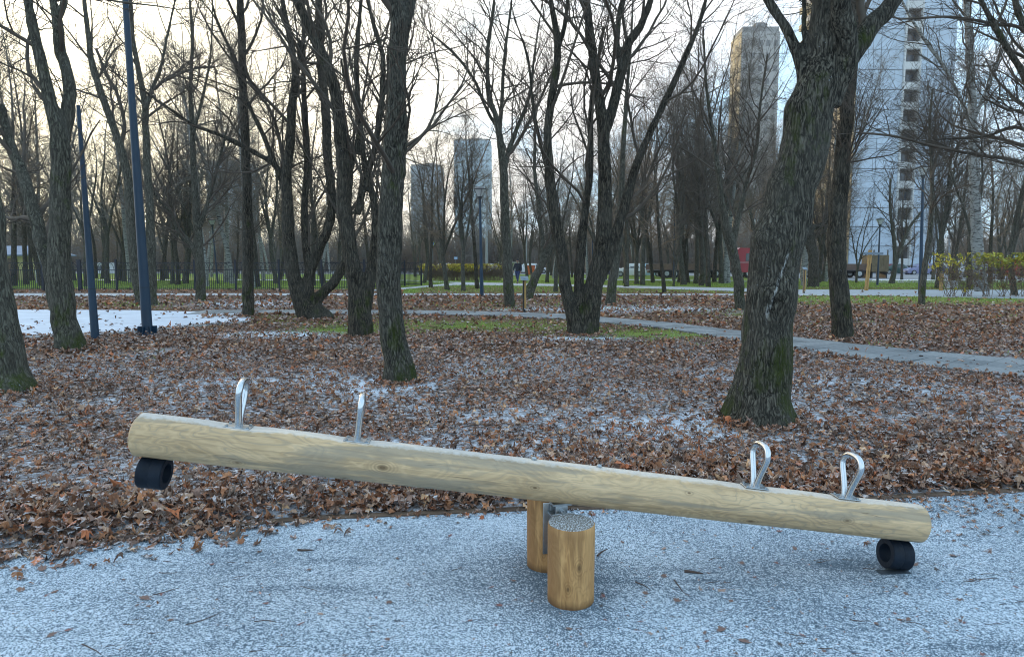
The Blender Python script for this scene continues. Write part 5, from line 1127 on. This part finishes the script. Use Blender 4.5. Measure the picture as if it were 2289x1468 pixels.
# ------------------------------------------------------------------ cars
def paint(name, c): return simple(name, c, .28, .0, var=.05, spec=.6)
wm = MB(); wm.cyl((0, -.1, 0), (0, .1, 0), .31, n=24); wheel_me = wm.mesh('wheel', M['tyre'], True)
wm = MB(); wm.cyl((0, -.108, 0), (0, .108, 0), .20, n=12); rim_me = wm.mesh('rim', M['rim'], True)
def car(px, base, yaw, pm, label, kind='hatch', L=4.0, name='parked_car', hide=False):
    x, y, _ = G(px, base); root = empty(name, (x, y, 0), yaw, label, 'car'); W_ = .87
    if kind == 'hatch': prof = [(-.50, .42, .70, .70), (-.49, .24, .92, .95), (-.455, .22, .96, 1.30), (-.40, .2, .97, 1.47), (-.2, .18, .95, 1.53), (.0, .18, .93, 1.50), (.13, .18, .91, 1.33), (.24, .18, .90, .98), (.40, .2, .82, .84), (.48, .24, .68, .70), (.50, .36, .52, .54)]
    elif kind == 'van': prof = [(-.50, .42, .8, .8), (-.49, .24, 1.0, 1.6), (-.45, .22, 1.05, 1.78), (-.2, .2, 1.05, 1.84), (.1, .18, 1.03, 1.78), (.24, .18, 1.0, 1.45), (.34, .2, .98, 1.05), (.45, .22, .88, .9), (.50, .36, .55, .57)]
    else: prof = [(-.50, .45, .66, .68), (-.48, .26, .88, .9), (-.36, .22, .92, .96), (-.27, .2, .93, 1.22), (-.18, .18, .92, 1.42), (-.02, .18, .91, 1.45), (.08, .18, .9, 1.38), (.22, .18, .88, .94), (.40, .2, .78, .80), (.48, .24, .66, .68), (.50, .36, .50, .52)]
    rg_ = []
    for (f, zb, zs, zr) in prof:
        t_ = .82 if zr > zs+.2 else .95; e = 1-.10*max(0, abs(f)-.42)/.08; w_ = W_*e
        rg_.append([(f*L, -w_*.92, zb), (f*L, -w_, (zb+zs)/2), (f*L, -w_*.97, zs), (f*L, -w_*t_, zr-.04), (f*L, -w_*t_*.8, zr), (f*L, w_*t_*.8, zr), (f*L, w_*t_, zr-.04), (f*L, w_*.97, zs), (f*L, w_, (zb+zs)/2), (f*L, w_*.92, zb)])
    mb = MB(); mb.loft(rg_); mb.build('body', pm, root, True, angle=30)
    def side(f0, f1, sgn):
        P = []
        fs = [q[0] for q in prof]; 
        for f, top in ((f0, 0), (f1, 0), (f1-(.0), 1), (f0+.0, 1)):
            zs = np.interp(f, fs, [q[2] for q in prof])+.05; zr = np.interp(f, fs, [q[3] for q in prof])-.10
            if zr < zs+.05: zr = zs+.05
            k = .955-.15*(zr-zs)/.5*(1 if top else 0); P.append((f*L, sgn*(W_*(.955-.06*0)-(.115 if top else 0.0)+.006), zr if top else zs))
        return P
    spans = {'hatch': [(-.42, -.24), (-.22, .0), (.02, .19)], 'van': [(-.45, -.22), (-.2, .03), (.05, .27)], 'sedan': [(-.30, -.12), (-.10, .07), (.085, .17)]}[kind]
    for sgn in (-1, 1):
        for (f0, f1) in spans:
            P = side(f0, f1, sgn); c = Vector((0, sgn*.012, 0)); mb = MB(); mb.loft([P, [tuple(Vector(p)-c*2) for p in P]]); mb.build('window', M['glass_dark'], root)
    # windscreen and rear glass
    fs = [q[0] for q in prof]
    for nm, fa, fb in (('windscreen',) + {'hatch': (.225, .07), 'van': (.32, .17), 'sedan': (.20, .09)}[kind], ('rear_window',) + {'hatch': (-.475, -.42), 'van': (-.488, -.46), 'sedan': (-.34, -.2)}[kind]):
        za, zb = np.interp(fa, fs, [q[3] for q in prof])+.02, np.interp(fb, fs, [q[3] for q in prof])+.015; s_ = 1 if fa > 0 else -1; dx = .012*s_
        P = [(fa*L+dx, -W_*.76, za), (fa*L+dx, W_*.76, za), (fb*L+dx, W_*.64, zb), (fb*L+dx, -W_*.64, zb)]; mb = MB(); mb.loft([P, [(p[0]-dx*2, p[1], p[2]-.03) for p in P]]); mb.build(nm, M['glass_dark'], root)
    for sx in (-.30, .31):
        for sy in (-1, 1):
            o = link('wheel', wheel_me, root, (sx*L, sy*W_*.93, .31)); link('rim', rim_me, o)
    for sy in (-1, 1):
        mb = MB(); mb.box((.475*L, sy*W_*.70, .66), (.14, .30, .13), bev=.03); mb.build('headlight', M['white_light'], root)
        mb = MB(); mb.box((-.487*L, sy*W_*.76, .86), (.07, .18, .2), bev=.02); mb.build('tail_light', M['red_light'], root)
    mb = MB(); mb.box((.5*L, 0, .42), (.05, 1.3, .18), bev=.02); mb.box((-.5*L, 0, .42), (.05, 1.3, .14), bev=.02); mb.build('bumper_grille', M['black'], root)
    mb = MB(); mb.box((.505*L+.02, 0, .44), (.02, .5, .11)); mb.build('licence_plate', M['white'], root)
PW_ = paint('white_car_paint', (.72, .73, .73)); PL = paint('light_blue_paint', (.38, .55, .62)); PN = paint('dark_blue_paint', (.03, .05, .11)); PG = paint('dark_green_paint', (.02, .07, .06)); PV = paint('lavender_paint', (.26, .27, .45)); PM = paint('maroon_paint', (.18, .02, .035)); PGr = paint('grey_paint', (.22, .23, .25))
car(1364, 613, R(-60), PN, 'dark blue parked car left of the white hatchback, facing the viewer', 'sedan', 4.3)
car(1408, 618, R(172), PW_, 'small white hatchback parked left of the long truck', 'hatch', 3.5)
car(1448, 618, R(-12), PL, 'light blue car just behind the long truck bed', 'hatch', 3.7)
car(1990, 611, R(-20), PM, 'maroon car partly hidden by the V-shaped young tree', 'sedan', 4.3)
car(2012, 612.5, R(-35), PG, 'dark green car facing right, left of the lavender hatchback', 'sedan', 4.3)
car(2056, 614, R(178), PV, 'lavender hatchback parked behind the right-hand blue lamp post', 'hatch', 4.0)
car(2096, 613, R(-25), PN, 'dark blue car right of the lavender hatchback', 'sedan', 4.3)
car(2152, 613, R(8), PW_, 'white minivan parked behind the right hedge', 'van', 4.4)
car(2236, 612, R(0), PGr, 'grey estate car behind the yellow-green shrubs at right', 'hatch', 4.5)
car(2290, 614, R(175), PW_, 'white car at the right edge behind the hedge', 'hatch', 4.2)
car(1006, 611, R(5), PW_, 'white car glimpsed through the yellow-topped hedge on its left part', 'hatch', 4.2)
car(1092, 611, R(183), PW_, 'white car glimpsed through the right part of the yellow-topped hedge', 'sedan', 4.4)
car(1195, 611, R(4), PW_, 'white car behind the leaning mossy tree', 'hatch', 4.2)
car(250, 607, R(4), PW_, 'white car far beyond the lawn between the blue poles', 'sedan', 4.4)
x, y, _ = G(1186, 614); root = empty('orange_container', (x, y, 0), 0, 'orange box beside the white car behind the leaning tree', 'container'); mb = MB(); mb.box((0, 0, .6), (1.1, .9, 1.15), bev=.04); mb.build('bin_body', simple('orange_plastic', (.55, .12, .03), .5), root); mb = MB(); mb.box((0, 0, 1.21), (1.16, .96, .08), bev=.03); mb.build('lid', simple('orange_lid', (.4, .08, .02), .5), root)

# ------------------------------------------------------------------ trucks
MBR = simple('brown_sideboard', (.15, .095, .07), .75, var=.25, nscale=2); MRED = paint('truck_red', (.33, .02, .035)); MCH = simple('truck_chassis', (.02, .02, .022), .7)
twm_ = MB(); twm_.cyl((0, -.14, 0), (0, .14, 0), .47, n=24); tw_me = twm_.mesh('wheel', M['tyre'], True); twm_ = MB(); twm_.cyl((0, -.15, 0), (0, .15, 0), .24, n=12); tr_me = twm_.mesh('rim', M['rim'], True)
def truck(x0, x1, cabx, row, label, wheels, nb, cab=True, box=None):
    y = G(1000, row)[1]; X = lambda px: (px-W0/2)/FPX*y*1.0
    root = empty('flatbed_truck', (X((x0+x1)/2), y, 0), 0, label, 'truck'); ox = X((x0+x1)/2); a, b_ = X(x0)-ox, X(x1)-ox; L = b_-a
    mb = MB(); mb.box(((a+b_)/2, 1.2, .62), (L, .9, .2)); mb.box(((a+b_)/2, 1.2, .78), (L, 2.3, .09)); mb.build('chassis', MCH, root)
    for k in range(nb):
        for yy in (.03, 2.37):
            mb = MB(); mb.box((a+L*(k+.5)/nb, yy, 1.16), (L/nb-.05, .05, .62), bev=.008)
            for q in (.95, 1.16, 1.36): mb.box((a+L*(k+.5)/nb, yy-.03*(1 if yy < 1 else -1), q), (L/nb-.12, .02, .05))
            mb.build('sideboard', MBR, root)
        mb = MB(); mb.box((a+L*(k+1)/nb, -.01, 1.16), (.05, .06, .74)); mb.build('stake', MCH, root)
    for wx in wheels:
        for yy in (.2, 2.2):
            o = link('wheel', tw_me, root, (X(wx)-ox, yy, .47)); link('rim', tr_me, o)
    if cab:
        c0, c1 = X(cabx[0])-ox, X(cabx[1])-ox; w_ = c1-c0
        mb = MB(); prof = [(c0, .75), (c0, 2.95), (c0+.25, 3.12), (c1-.45, 3.1), (c1-.12, 2.0), (c1, 1.75), (c1, .6), (c0+.2, .6)]
        mb.loft([[(p[0], q, p[1]) for p in prof] for q in (.03, .10, 2.3, 2.37)]); cb = mb.build('cab', MRED, root)
        mb = MB(); mb.loft([[(p[0], q, p[1]) for p in [(c0+w_*.38, 1.75), (c0+w_*.40, 2.55), (c1-.36, 2.55), (c1-.14, 1.75)]] for q in (.0, .06)]); mb.build('side_window', M['glass_dark'], cb)
        mb = MB(); mb.loft([[(c1-.43, q, 3.0), (c1-.105, q, 2.05), (c1-.13, q, 2.0), (c1-.47, q, 3.0)] for q in (.2, 2.2)]); mb.build('windscreen', M['glass_dark'], cb)
        mb = MB(); mb.box((c1-.05, 1.2, .62), (.25, 2.4, .35), bev=.04); mb.build('bumper', MCH, cb)
        mb = MB(); mb.box((c0+w_*.5, .0, 1.62), (w_*.9, .03, .04)); mb.build('trim_strip', M['white_light'], cb)
        mb = MB(); mb.box((c1-.1, -.14, 2.2), (.1, .12, .45), bev=.02); mb.build('mirror', MCH, cb)
        o = link('wheel', tw_me, root, (c0+w_*.55, .2, .47)); link('rim', tr_me, o)
        o = link('wheel', tw_me, root, (c0+w_*.55, 2.2, .47)); link('rim', tr_me, o)
    return root, ox, y
truck(1452, 1642, (1646, 1694), 621.5, 'long flatbed truck with brown sideboards and red cab behind the trees', (1490, 1508, 1600, 1616), 7)
truck(1803, 1944, None, 622, 'brown-sided flatbed trailer in front of the white tower', (1820, 1838, 1920), 5, cab=False)
y = G(1000, 622)[1]; x = (1965-W0/2)/FPX*y; root = empty('wooden_crate', (x, y+1.2, .0), 0, 'tall brown plywood crate with two upright posts at the right end of the trailer', 'crate')
MPL = simple('weathered_plywood', (.17, .13, .07), .8, var=.3, nscale=3)
for q in (-.58, 0, .58):
    mb = MB(); mb.box((q, -1.1, 1.55), (.56, .05, 1.65), bev=.008); mb.build('panel', MPL, root)
mb = MB(); mb.box((.86, -.1, 1.55), (.05, 2.0, 1.65)); mb.box((-.86, -.1, 1.55), (.05, 2.0, 1.65)); mb.box((0, .9, 1.55), (1.7, .05, 1.65)); mb.box((0, -.1, .72), (1.76, 2.1, .1)); mb.build('walls', MPL, root)
for q in (-.62, .80):
    mb = MB(); mb.box((q, -.95, 1.75), (.09, .09, 2.3)); mb.build('upright', M['bark_far'], root)
for q in (-.75, .75):
    mb = MB(); mb.box((q, -.1, .34), (.12, 1.9, .68)); mb.build('support_leg', MCH, root)

# ------------------------------------------------------------------ kiosks and low buildings
def kiosk(px0, px1, row, hw, hr, wallm, roofm, label, depth=4., over=.4, windows=(), name='kiosk', flat=False):
    y = G(1000, row)[1]; x0, x1 = (px0-W0/2)/FPX*y, (px1-W0/2)/FPX*y; L = x1-x0; root = empty(name, ((x0+x1)/2, y, 0), 0, label, 'building')
    mb = MB(); mb.box((0, depth/2, hw/2), (L, depth, hw)); mb.build('wall', wallm, root)
    mb = MB(); a, b_ = L/2+over, -over; c = depth+over
    if flat: mb.box((0, depth/2, hw+hr/2), (L+2*over, depth+2*over, hr), bev=.02)
    else: mb.loft([[(-a, b_, hw), (a, b_, hw), (a, c, hw), (-a, c, hw)], [(-a, b_, hw+.12), (a, b_, hw+.12), (a, c, hw+.12), (-a, c, hw+.12)], [(-L*.3, depth*.4, hw+hr), (L*.3, depth*.4, hw+hr), (L*.3, depth*.6, hw+hr), (-L*.3, depth*.6, hw+hr)]])
    mb.build('roof', roofm, root)
    for (f, z, w_, h_, nm, mt) in windows:
        mb = MB(); mb.box((f*L, -.02, z), (w_, .06, h_)); mb.build(nm, mt, root)
    return root
kiosk(-70, 98, 626, 2.2, .95, simple('yellow_plaster', (.42, .38, .17), .85), simple('blue_grey_roof', (.20, .26, .36), .6), 'small yellow building with a blue-grey roof behind the fence at far left', windows=[(-.2, 1.2, .9, 1.0, 'window', M['glass_dark']), (.42, 1.05, .06, 2.1, 'downpipe', M['zinc']), (.12, 1.0, .85, 2.0, 'door', simple('brown_door', (.12, .08, .05), .7))])
kiosk(1122, 1152, 616, 1.55, .12, simple('grey_panel', (.22, .22, .21), .8), simple('pale_canopy', (.5, .49, .42), .7), 'small grey kiosk with a flat pale canopy behind the walking person', 2., .5, [(.42, .75, .28, 1.4, 'white_panel', M['white'])], flat=True)
kiosk(2272, 2400, 617, 2.2, .22, simple('red_kiosk_wall', (.38, .03, .02), .6), simple('teal_roof', (.24, .42, .42), .6), 'red kiosk with a pale teal flat roof at the right edge', 3., .6, [(-.3, 1.5, 1.1, .9, 'window', M['glass_dark']), (.1, 1.5, 1.1, .9, 'window', M['glass_dark'])], flat=True)
kiosk(215, 268, 611, 1.5, .15, simple('white_booth', (.6, .62, .62), .7), M['white'], 'low white booth far beyond the lawn between the two blue poles', 3., .3, [(-.2, .8, 1.2, .7, 'window', M['glass_dark'])], flat=True)

# ------------------------------------------------------------------ towers
MW1 = simple('pale_tiled_wall', (.50, .58, .66), .6, var=.13, nscale=.35); MCR = simple('sun_tinted_wall', (.45, .36, .22), .7, var=.15, nscale=.4); MREC = simple('recess_concrete', (.32, .31, .30), .85); MSL = simple('white_slab', (.62, .62, .60), .7)  # balcony wall colour has the low sun's yellow painted in
MWIN = simple('tower_window_glass', (.06, .07, .09), .12, spec=.7)
def tower_main():
    Y0 = 105.; fl = 2.95; nf = 21; xa, xr0, xr1, xb = 52.3, 59.3, 61.7, 67.1; D = 20.; H = fl*nf+1.2
    root = empty('apartment_tower', ((xa+xb)/2, Y0, 0), 0, 'tall white-walled apartment tower with a column of open stair landings', 'building'); ox = (xa+xb)/2
    core = MB(); core.box(((xa+xr0)/2-ox, D/2+.1, H/2), (xr0-xa, D-.2, H)); core.box(((xr1+xb)/2-ox, D/2+.1, H/2), (xb-xr1, D-.2, H)); core.box(((xr0+xr1)/2-ox, D/2+1.0, H/2), (xr1-xr0, D-2, H)); core.build('core_wall', MREC, root)
    mb = MB(); mb.box((0, -.06, .5), (xb-xa+.1, .1, 1.0)); mb.build('plinth', simple('dark_plinth', (.03, .033, .036), .8), root)
    cols = [(xa, (xa+xr0)/2), ((xa+xr0)/2, xr0), (xr1, (xr1+xb)/2), ((xr1+xb)/2, xb)]; pmesh = {}
    for (a, b_) in cols:
        w_ = b_-a; key = round(w_, 2)
        if key not in pmesh:
            mb = MB(); mb.box((0, 0, 0), (w_-.09, .16, fl-.10), bev=.01)
            pmesh[key] = mb.mesh('wall_panel', MW1)
        for k in range(nf): link('wall_panel', pmesh[key], root, ((a+b_)/2-ox, .02+random.uniform(-.02, .02), 1.2+fl*(k+.5)))
    wr = xr1-xr0; mb = MB(); mb.box((0, 0, 0), (wr+.1, .25, 1.05)); par = mb.mesh('parapet', MSL); mb = MB(); mb.box((0, 0, 0), (wr, 1.4, .18)); sl_ = mb.mesh('landing_slab', MREC)
    mb = MB(); mb.box((0, 0, 0), (.22, .5, fl)); jm = mb.mesh('jamb', MSL); mb = MB(); mb.box((0, 0, 0), (wr*.45, .05, 1.5)); wn = mb.mesh('landing_window', MWIN)
    for k in range(nf):
        z = 1.2+fl*k; cx = (xr0+xr1)/2-ox; link('parapet', par, root, (cx-.1, -.16, z+.55)); link('landing_slab', sl_, root, (cx, .5, z))
        link('jamb', jm, root, (xr0-ox+.02, -.12, z+fl/2)); link('jamb', jm, root, (xr1-ox-.02, -.12, z+fl/2)); link('landing_window', wn, root, (cx+.3, .97, z+1.7))
    # left facade, facing the low sun: balconies and windows
    mb = MB(); mb.box((xa-ox-.06, D/2, H/2), (.1, D, H)); mb.build('facade_wall', MCR, root)
    mb = MB(); mb.box((0, 0, 0), (1.1, 2.6, 1.0)); bal = mb.mesh('balcony', MCR); mb = MB(); mb.box((0, 0, 0), (.08, 2.0, 1.5)); wi = mb.mesh('window', MWIN)
    for k in range(nf):
        for j in range(5):
            yy = 2+j*4.0; z = 1.2+fl*k; link('window', wi, root, (xa-ox-.14, yy, z+1.7))
            if j % 2 == 0: link('balcony', bal, root, (xa-ox-.62, yy, z+.5))
    mb = MB(); mb.box((0, D/2, H+.25), (xb-xa+.3, D+.3, .5)); mb.build('roof', MREC, root)
tower_main()
def far_tower(px0, px1, Y, toprow, depth, wallm, sidem, label, nc, side_left=True, panels=True, winm=None):
    x0, x1 = (px0-W0/2)/FPX*Y, (px1-W0/2)/FPX*Y; L = x1-x0; H = 1.55+Y*(588-toprow)/FPX; root = empty('apartment_block', ((x0+x1)/2, Y, 0), 0, label, 'building')
    mb = MB(); mb.box((0, depth/2, H/2), (L, depth, H)); mb.build('wall', wallm, root)
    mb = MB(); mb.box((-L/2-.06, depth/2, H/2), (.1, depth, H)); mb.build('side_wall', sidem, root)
    mb = MB(); mb.box((0, depth/2, H+.6), (L*.96, depth*.96, 1.2)); mb.box((L*.1, depth/2, H+2), (L*.3, depth*.4, 1.8)); mb.build('roof', MREC, root)
    nf = int(H/3); mb = MB(); mb.box((0, 0, 0), (L/nc*.5, .1, 1.4)); wi = mb.mesh('window', winm or MWIN); mb = MB(); mb.box((0, 0, 0), (.1, depth/6*.5, 1.4)); ws = mb.mesh('window', winm or MWIN)
    for k in range(1, nf):
        for j in range(nc): link('window', wi, root, (-L/2+L*(j+.5)/nc, -.03, k*3+1))
        for j in range(3): link('window', ws, root, (-L/2-.13, depth*(j+.5)/3, k*3+1))
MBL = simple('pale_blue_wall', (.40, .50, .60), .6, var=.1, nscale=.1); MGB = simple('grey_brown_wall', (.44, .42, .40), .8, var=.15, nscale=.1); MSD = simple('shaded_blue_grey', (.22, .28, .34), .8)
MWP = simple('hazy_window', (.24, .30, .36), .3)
far_tower(1640, 1722, 170, 92, 8, MGB, MCR, 'second apartment tower, grey-brown with a sunlit edge, left of the biggest trunk', 5, winm=simple('muted_window', (.20, .20, .20), .4))
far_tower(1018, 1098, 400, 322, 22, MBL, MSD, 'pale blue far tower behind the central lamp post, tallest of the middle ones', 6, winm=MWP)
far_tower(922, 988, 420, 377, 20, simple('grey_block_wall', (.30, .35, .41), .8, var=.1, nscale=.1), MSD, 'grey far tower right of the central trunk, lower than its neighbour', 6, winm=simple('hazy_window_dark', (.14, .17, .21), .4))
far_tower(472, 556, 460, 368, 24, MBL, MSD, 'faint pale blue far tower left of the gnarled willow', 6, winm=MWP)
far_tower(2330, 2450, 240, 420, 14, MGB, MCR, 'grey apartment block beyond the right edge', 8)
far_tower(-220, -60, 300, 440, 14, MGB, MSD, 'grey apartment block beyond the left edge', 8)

# ------------------------------------------------------------------ the walking person
def skin(verts, edges, radii, name, mat, parent, root=0, lev=2):
    me = bpy.data.meshes.new(name); me.from_pydata(verts, edges, []); me.materials.append(mat); o = link(name, me, parent)
    sm = o.modifiers.new('skin', 'SKIN'); me.skin_vertices.new() if not me.skin_vertices else None
    for i, r in enumerate(radii): me.skin_vertices[0].data[i].radius = (r, r) if isinstance(r, (int, float)) else r
    for i in range(len(radii)): me.skin_vertices[0].data[i].use_root = (i == root)
    sm.use_smooth_shade = True
    ss_ = o.modifiers.new('sub', 'SUBSURF'); ss_.levels = lev; ss_.render_levels = lev
    return o
x, y, _ = G(1157, 634.5); pr = empty('person', (x, y, .02), R(-22), 'man in a dark jacket, cap and blue jeans walking on the far footpath', 'person')
MSK = simple('skin', (.38, .22, .16), .6); MJK = simple('navy_jacket', (.010, .012, .022), .8, var=.3, nscale=12); MJN = simple('blue_jeans', (.02, .035, .10), .8, var=.25, nscale=10); MSH = simple('dark_shoes', (.015, .014, .014), .6)
# body: one continuous figure (pelvis root), x across, -y forward
Vv = [(0, 0, .95), (0, 0, 1.15), (0, -.01, 1.38), (0, -.02, 1.50), (0, -.03, 1.60), (.17, 0, 1.43), (.25, .04, 1.16), (.27, -.04, .90), (-.17, 0, 1.43), (-.26, -.05, 1.16), (-.25, -.16, .93), (.10, 0, .90), (.10, -.20, .50), (.10, -.26, .10), (-.10, 0, .90), (-.10, .06, .50), (-.10, .36, .16), (.10, -.36, .05), (-.10, .28, .05),
      (.27, -.06, .82), (-.25, -.20, .85)]
Ee = [(0, 1), (1, 2), (2, 3), (3, 4), (2, 5), (5, 6), (6, 7), (2, 8), (8, 9), (9, 10), (0, 11), (11, 12), (12, 13), (0, 14), (14, 15), (15, 16), (13, 17), (16, 18), (7, 19), (10, 20)]
Rr = [.13, .13, .14, .055, .05, .075, .05, .032, .075, .05, .032, .09, .065, .045, .09, .065, .045, .035, .035, .036, .036]
skin(Vv, Ee, Rr, 'body', MSK, pr)
mb = MB(); mb.sph((0, -.035, 1.70), .098, 16, (.82, .98, 1.18)); mb.sph((0, -.135, 1.69), .016, 8, (.8, 1.2, 1.4)); mb.sph((.083, -.03, 1.69), .022, 8, (.5, 1, 1.5)); mb.sph((-.083, -.03, 1.69), .022, 8, (.5, 1, 1.5)); mb.build('head', MSK, pr, True)
mb = MB(); mb.sph((.03, -.122, 1.715), .009, 8); mb.sph((-.03, -.122, 1.715), .009, 8); mb.box((0, -.128, 1.655), (.045, .01, .008)); mb.build('face_features', MJK, pr)
mb = MB(); mb.sph((0, -.025, 1.755), .104, 16, (.86, 1.0, .75)); mb.box((0, -.14, 1.755), (.13, .09, .014), bev=.005); mb.build('cap', MJK, pr, True)
skin([(0, 0, .84), (0, 0, 1.15), (0, -.01, 1.40), (0, -.015, 1.50), (.18, 0, 1.44), (.27, .045, 1.16), (.285, -.04, .92), (-.18, 0, 1.44), (-.28, -.055, 1.16), (-.265, -.16, .95)], [(0, 1), (1, 2), (2, 3), (2, 4), (4, 5), (5, 6), (2, 7), (7, 8), (8, 9)], [.19, .185, .185, .09, .105, .075, .058, .105, .075, .058], 'jacket', MJK, pr)
skin([(0, 0, .93), (.10, 0, .86), (.10, -.20, .50), (.10, -.27, .12), (-.10, 0, .86), (-.10, .06, .50), (-.10, .35, .20)], [(0, 1), (1, 2), (2, 3), (0, 4), (4, 5), (5, 6)], [.15, .115, .085, .062, .115, .085, .062], 'jeans', MJN, pr)
skin([(.10, -.25, .07), (.10, -.33, .045), (.10, -.42, .04)], [(0, 1), (1, 2)], [.055, .05, .035], 'shoe', MSH, pr); skin([(-.10, .36, .16), (-.10, .30, .08), (-.10, .24, .03)], [(0, 1), (1, 2)], [.055, .05, .035], 'shoe', MSH, pr)
for sgn, hx, hy_, hz in ((1, .27, -.06, .83), (-1, -.25, -.19, .86)):
    mb = MB()
    for k in range(4): q = (k-1.5)*.019; mb.tube([(hx, hy_+q, hz), (hx-.004*sgn, hy_+q-.005, hz-.05), (hx-.016*sgn, hy_+q-.008, hz-.085+abs(q)*.3), (hx-.03*sgn, hy_+q-.006, hz-.10+abs(q)*.4)], [.010, .009, .008, .006], 6)
    mb.tube([(hx-.01*sgn, hy_-.03, hz+.03), (hx-.02*sgn, hy_-.05, hz-.005), (hx-.03*sgn, hy_-.05, hz-.04)], [.012, .010, .008], 6); mb.build('fingers', MSK, pr, True)

# ------------------------------------------------------------------ labels: tell the repeated things apart by where they stand
LMK = [(-200, 'the left photo edge'), (30, 'the cut-off left trunk'), (150, 'the forked left tree'), (205, 'the shorter blue pole'), (310, 'the tall blue pole'), (448, 'the long-limbed tree'), (553, 'the straight mossy trunk'), (690, 'the gnarled willow'), (805, 'the furrowed willow'), (885, 'the central trunk'), (970, 'the crossing sign'), (1077, 'the central lamp post'), (1135, 'the vase-shaped tree'), (1173, 'the info post'), (1300, 'the four-stemmed willow'), (1480, 'the thin blue lamp post'), (1640, 'the slender tree'), (1730, 'the biggest trunk'), (1880, 'the mossy right trunk'), (1995, 'the V-shaped tree'), (2060, 'the right lamp post'), (2190, 'the white birch'), (2289, 'the right photo edge')]
GMK = [(150, 'the left photo edge'), (330, 'the lone maple leaf'), (540, 'the first handle'), (800, 'the second handle'), (1050, 'the beam middle'), (1275, 'the posts'), (1500, 'the bent twig'), (1700, 'the third handle'), (1900, 'the fourth handle'), (2010, 'the lowered bumper'), (2250, 'the right photo edge')]
def pxof(o):
    return PX(o.location.x, o.location.y)
def rel(px, marks):
    nm = min(marks, key=lambda m_: abs(m_[0]-px)); d = px-nm[0]
    return ('in line with ' if abs(d) < 18 else 'left of ' if d < 0 else 'right of ')+nm[1]
ORD = ['nearest', 'second nearest', 'third nearest', 'fourth nearest', 'fifth nearest', 'sixth nearest', 'seventh nearest', 'eighth nearest', 'ninth nearest', 'tenth nearest', 'eleventh nearest', 'twelfth nearest', 'thirteenth nearest']
def relabel(prefix_of, groups, marks):
    bk = {}
    for o in COL.objects:
        if o.parent is None and o.get('group') in groups: bk.setdefault((prefix_of(o), rel(float(pxof(o)[0]), marks)), []).append(o)
    for (pf, rl), L in bk.items():
        L.sort(key=lambda o: o.location.y)
        for i, o in enumerate(L): o['label'] = pf+' '+rl+('' if len(L) == 1 else ', '+ORD[min(i, 12)])
KN = dict(maple_tree='forked bare tree', linden_tree='straight bare tree', birch_tree='pale-barked birch', young_tree='small bare tree')
for g_, wh in (('trees standing on the lawn beyond the fence', 'on the far lawn'), ('trees standing behind the yellow-topped hedge', 'behind the hedge'), ('trees standing behind the truck and cars', 'beyond truck and cars'), ('trees on the grass before the truck', 'before the truck'), ('trees standing behind the right-hand hedge', 'behind the right hedge'), ('tall bare trees left of the biggest trunk', 'in tall group'), ('bare trees in the car park on the right', 'by the car park'), ('tall slim trees just beyond the fence', 'close behind fence'), ('tall trees behind the hedge and path', 'well behind path')):
    relabel(lambda o: KN[o.name.split('.')[0]]+' '+wh, (g_,), LMK)
def lp(o):
    c = o.data.materials[0].name.replace('loose_leaf_', ''); c = {'brown': 'brown', 'red': 'reddish', 'tan': 'pale tan', 'dark': 'dark'}[c]
    return ('tiny ' if o.scale.x < .012 else 'small ' if o.scale.x < .02 else 'larger ')+c+' scrap '+('behind beam' if o.location.y > 3.15 else 'in front')+','
relabel(lp, ('leaf scraps scattered on the rubber right of the posts', 'leaf scraps scattered on the rubber left of the posts'), GMK)
relabel(lambda o: ('short' if max(o.dimensions) < .06 else 'long')+' thin twig on the frost', ('thin twigs scattered on the frosted rubber',), GMK)

# ------------------------------------------------------------------ winter haze
m = bpy.data.materials.new('winter_haze'); m.use_nodes = True; t = m.node_tree; t.nodes.clear()
pv = t.nodes.new('ShaderNodeVolumePrincipled'); pv.inputs['Density'].default_value = .0004; pv.inputs['Color'].default_value = (.92, .93, .95, 1); pv.inputs['Anisotropy'].default_value = .2
ou = t.nodes.new('ShaderNodeOutputMaterial'); t.links.new(pv.outputs[0], ou.inputs['Volume'])
mb = MB(); mb.box((0, 313, 40), (1520, 660, 84)); hz = mb.build('haze', m); tag(hz, 'thin pale winter haze over the whole park', kind='stuff')

for o in COL.objects:
    l_ = o.get('label')
    if l_ and len(l_.replace('-', ' ').split()) > 16: o['label'] = l_.replace(' bare tree', ' tree').replace('by the car park', 'by car park').replace('just ', '')
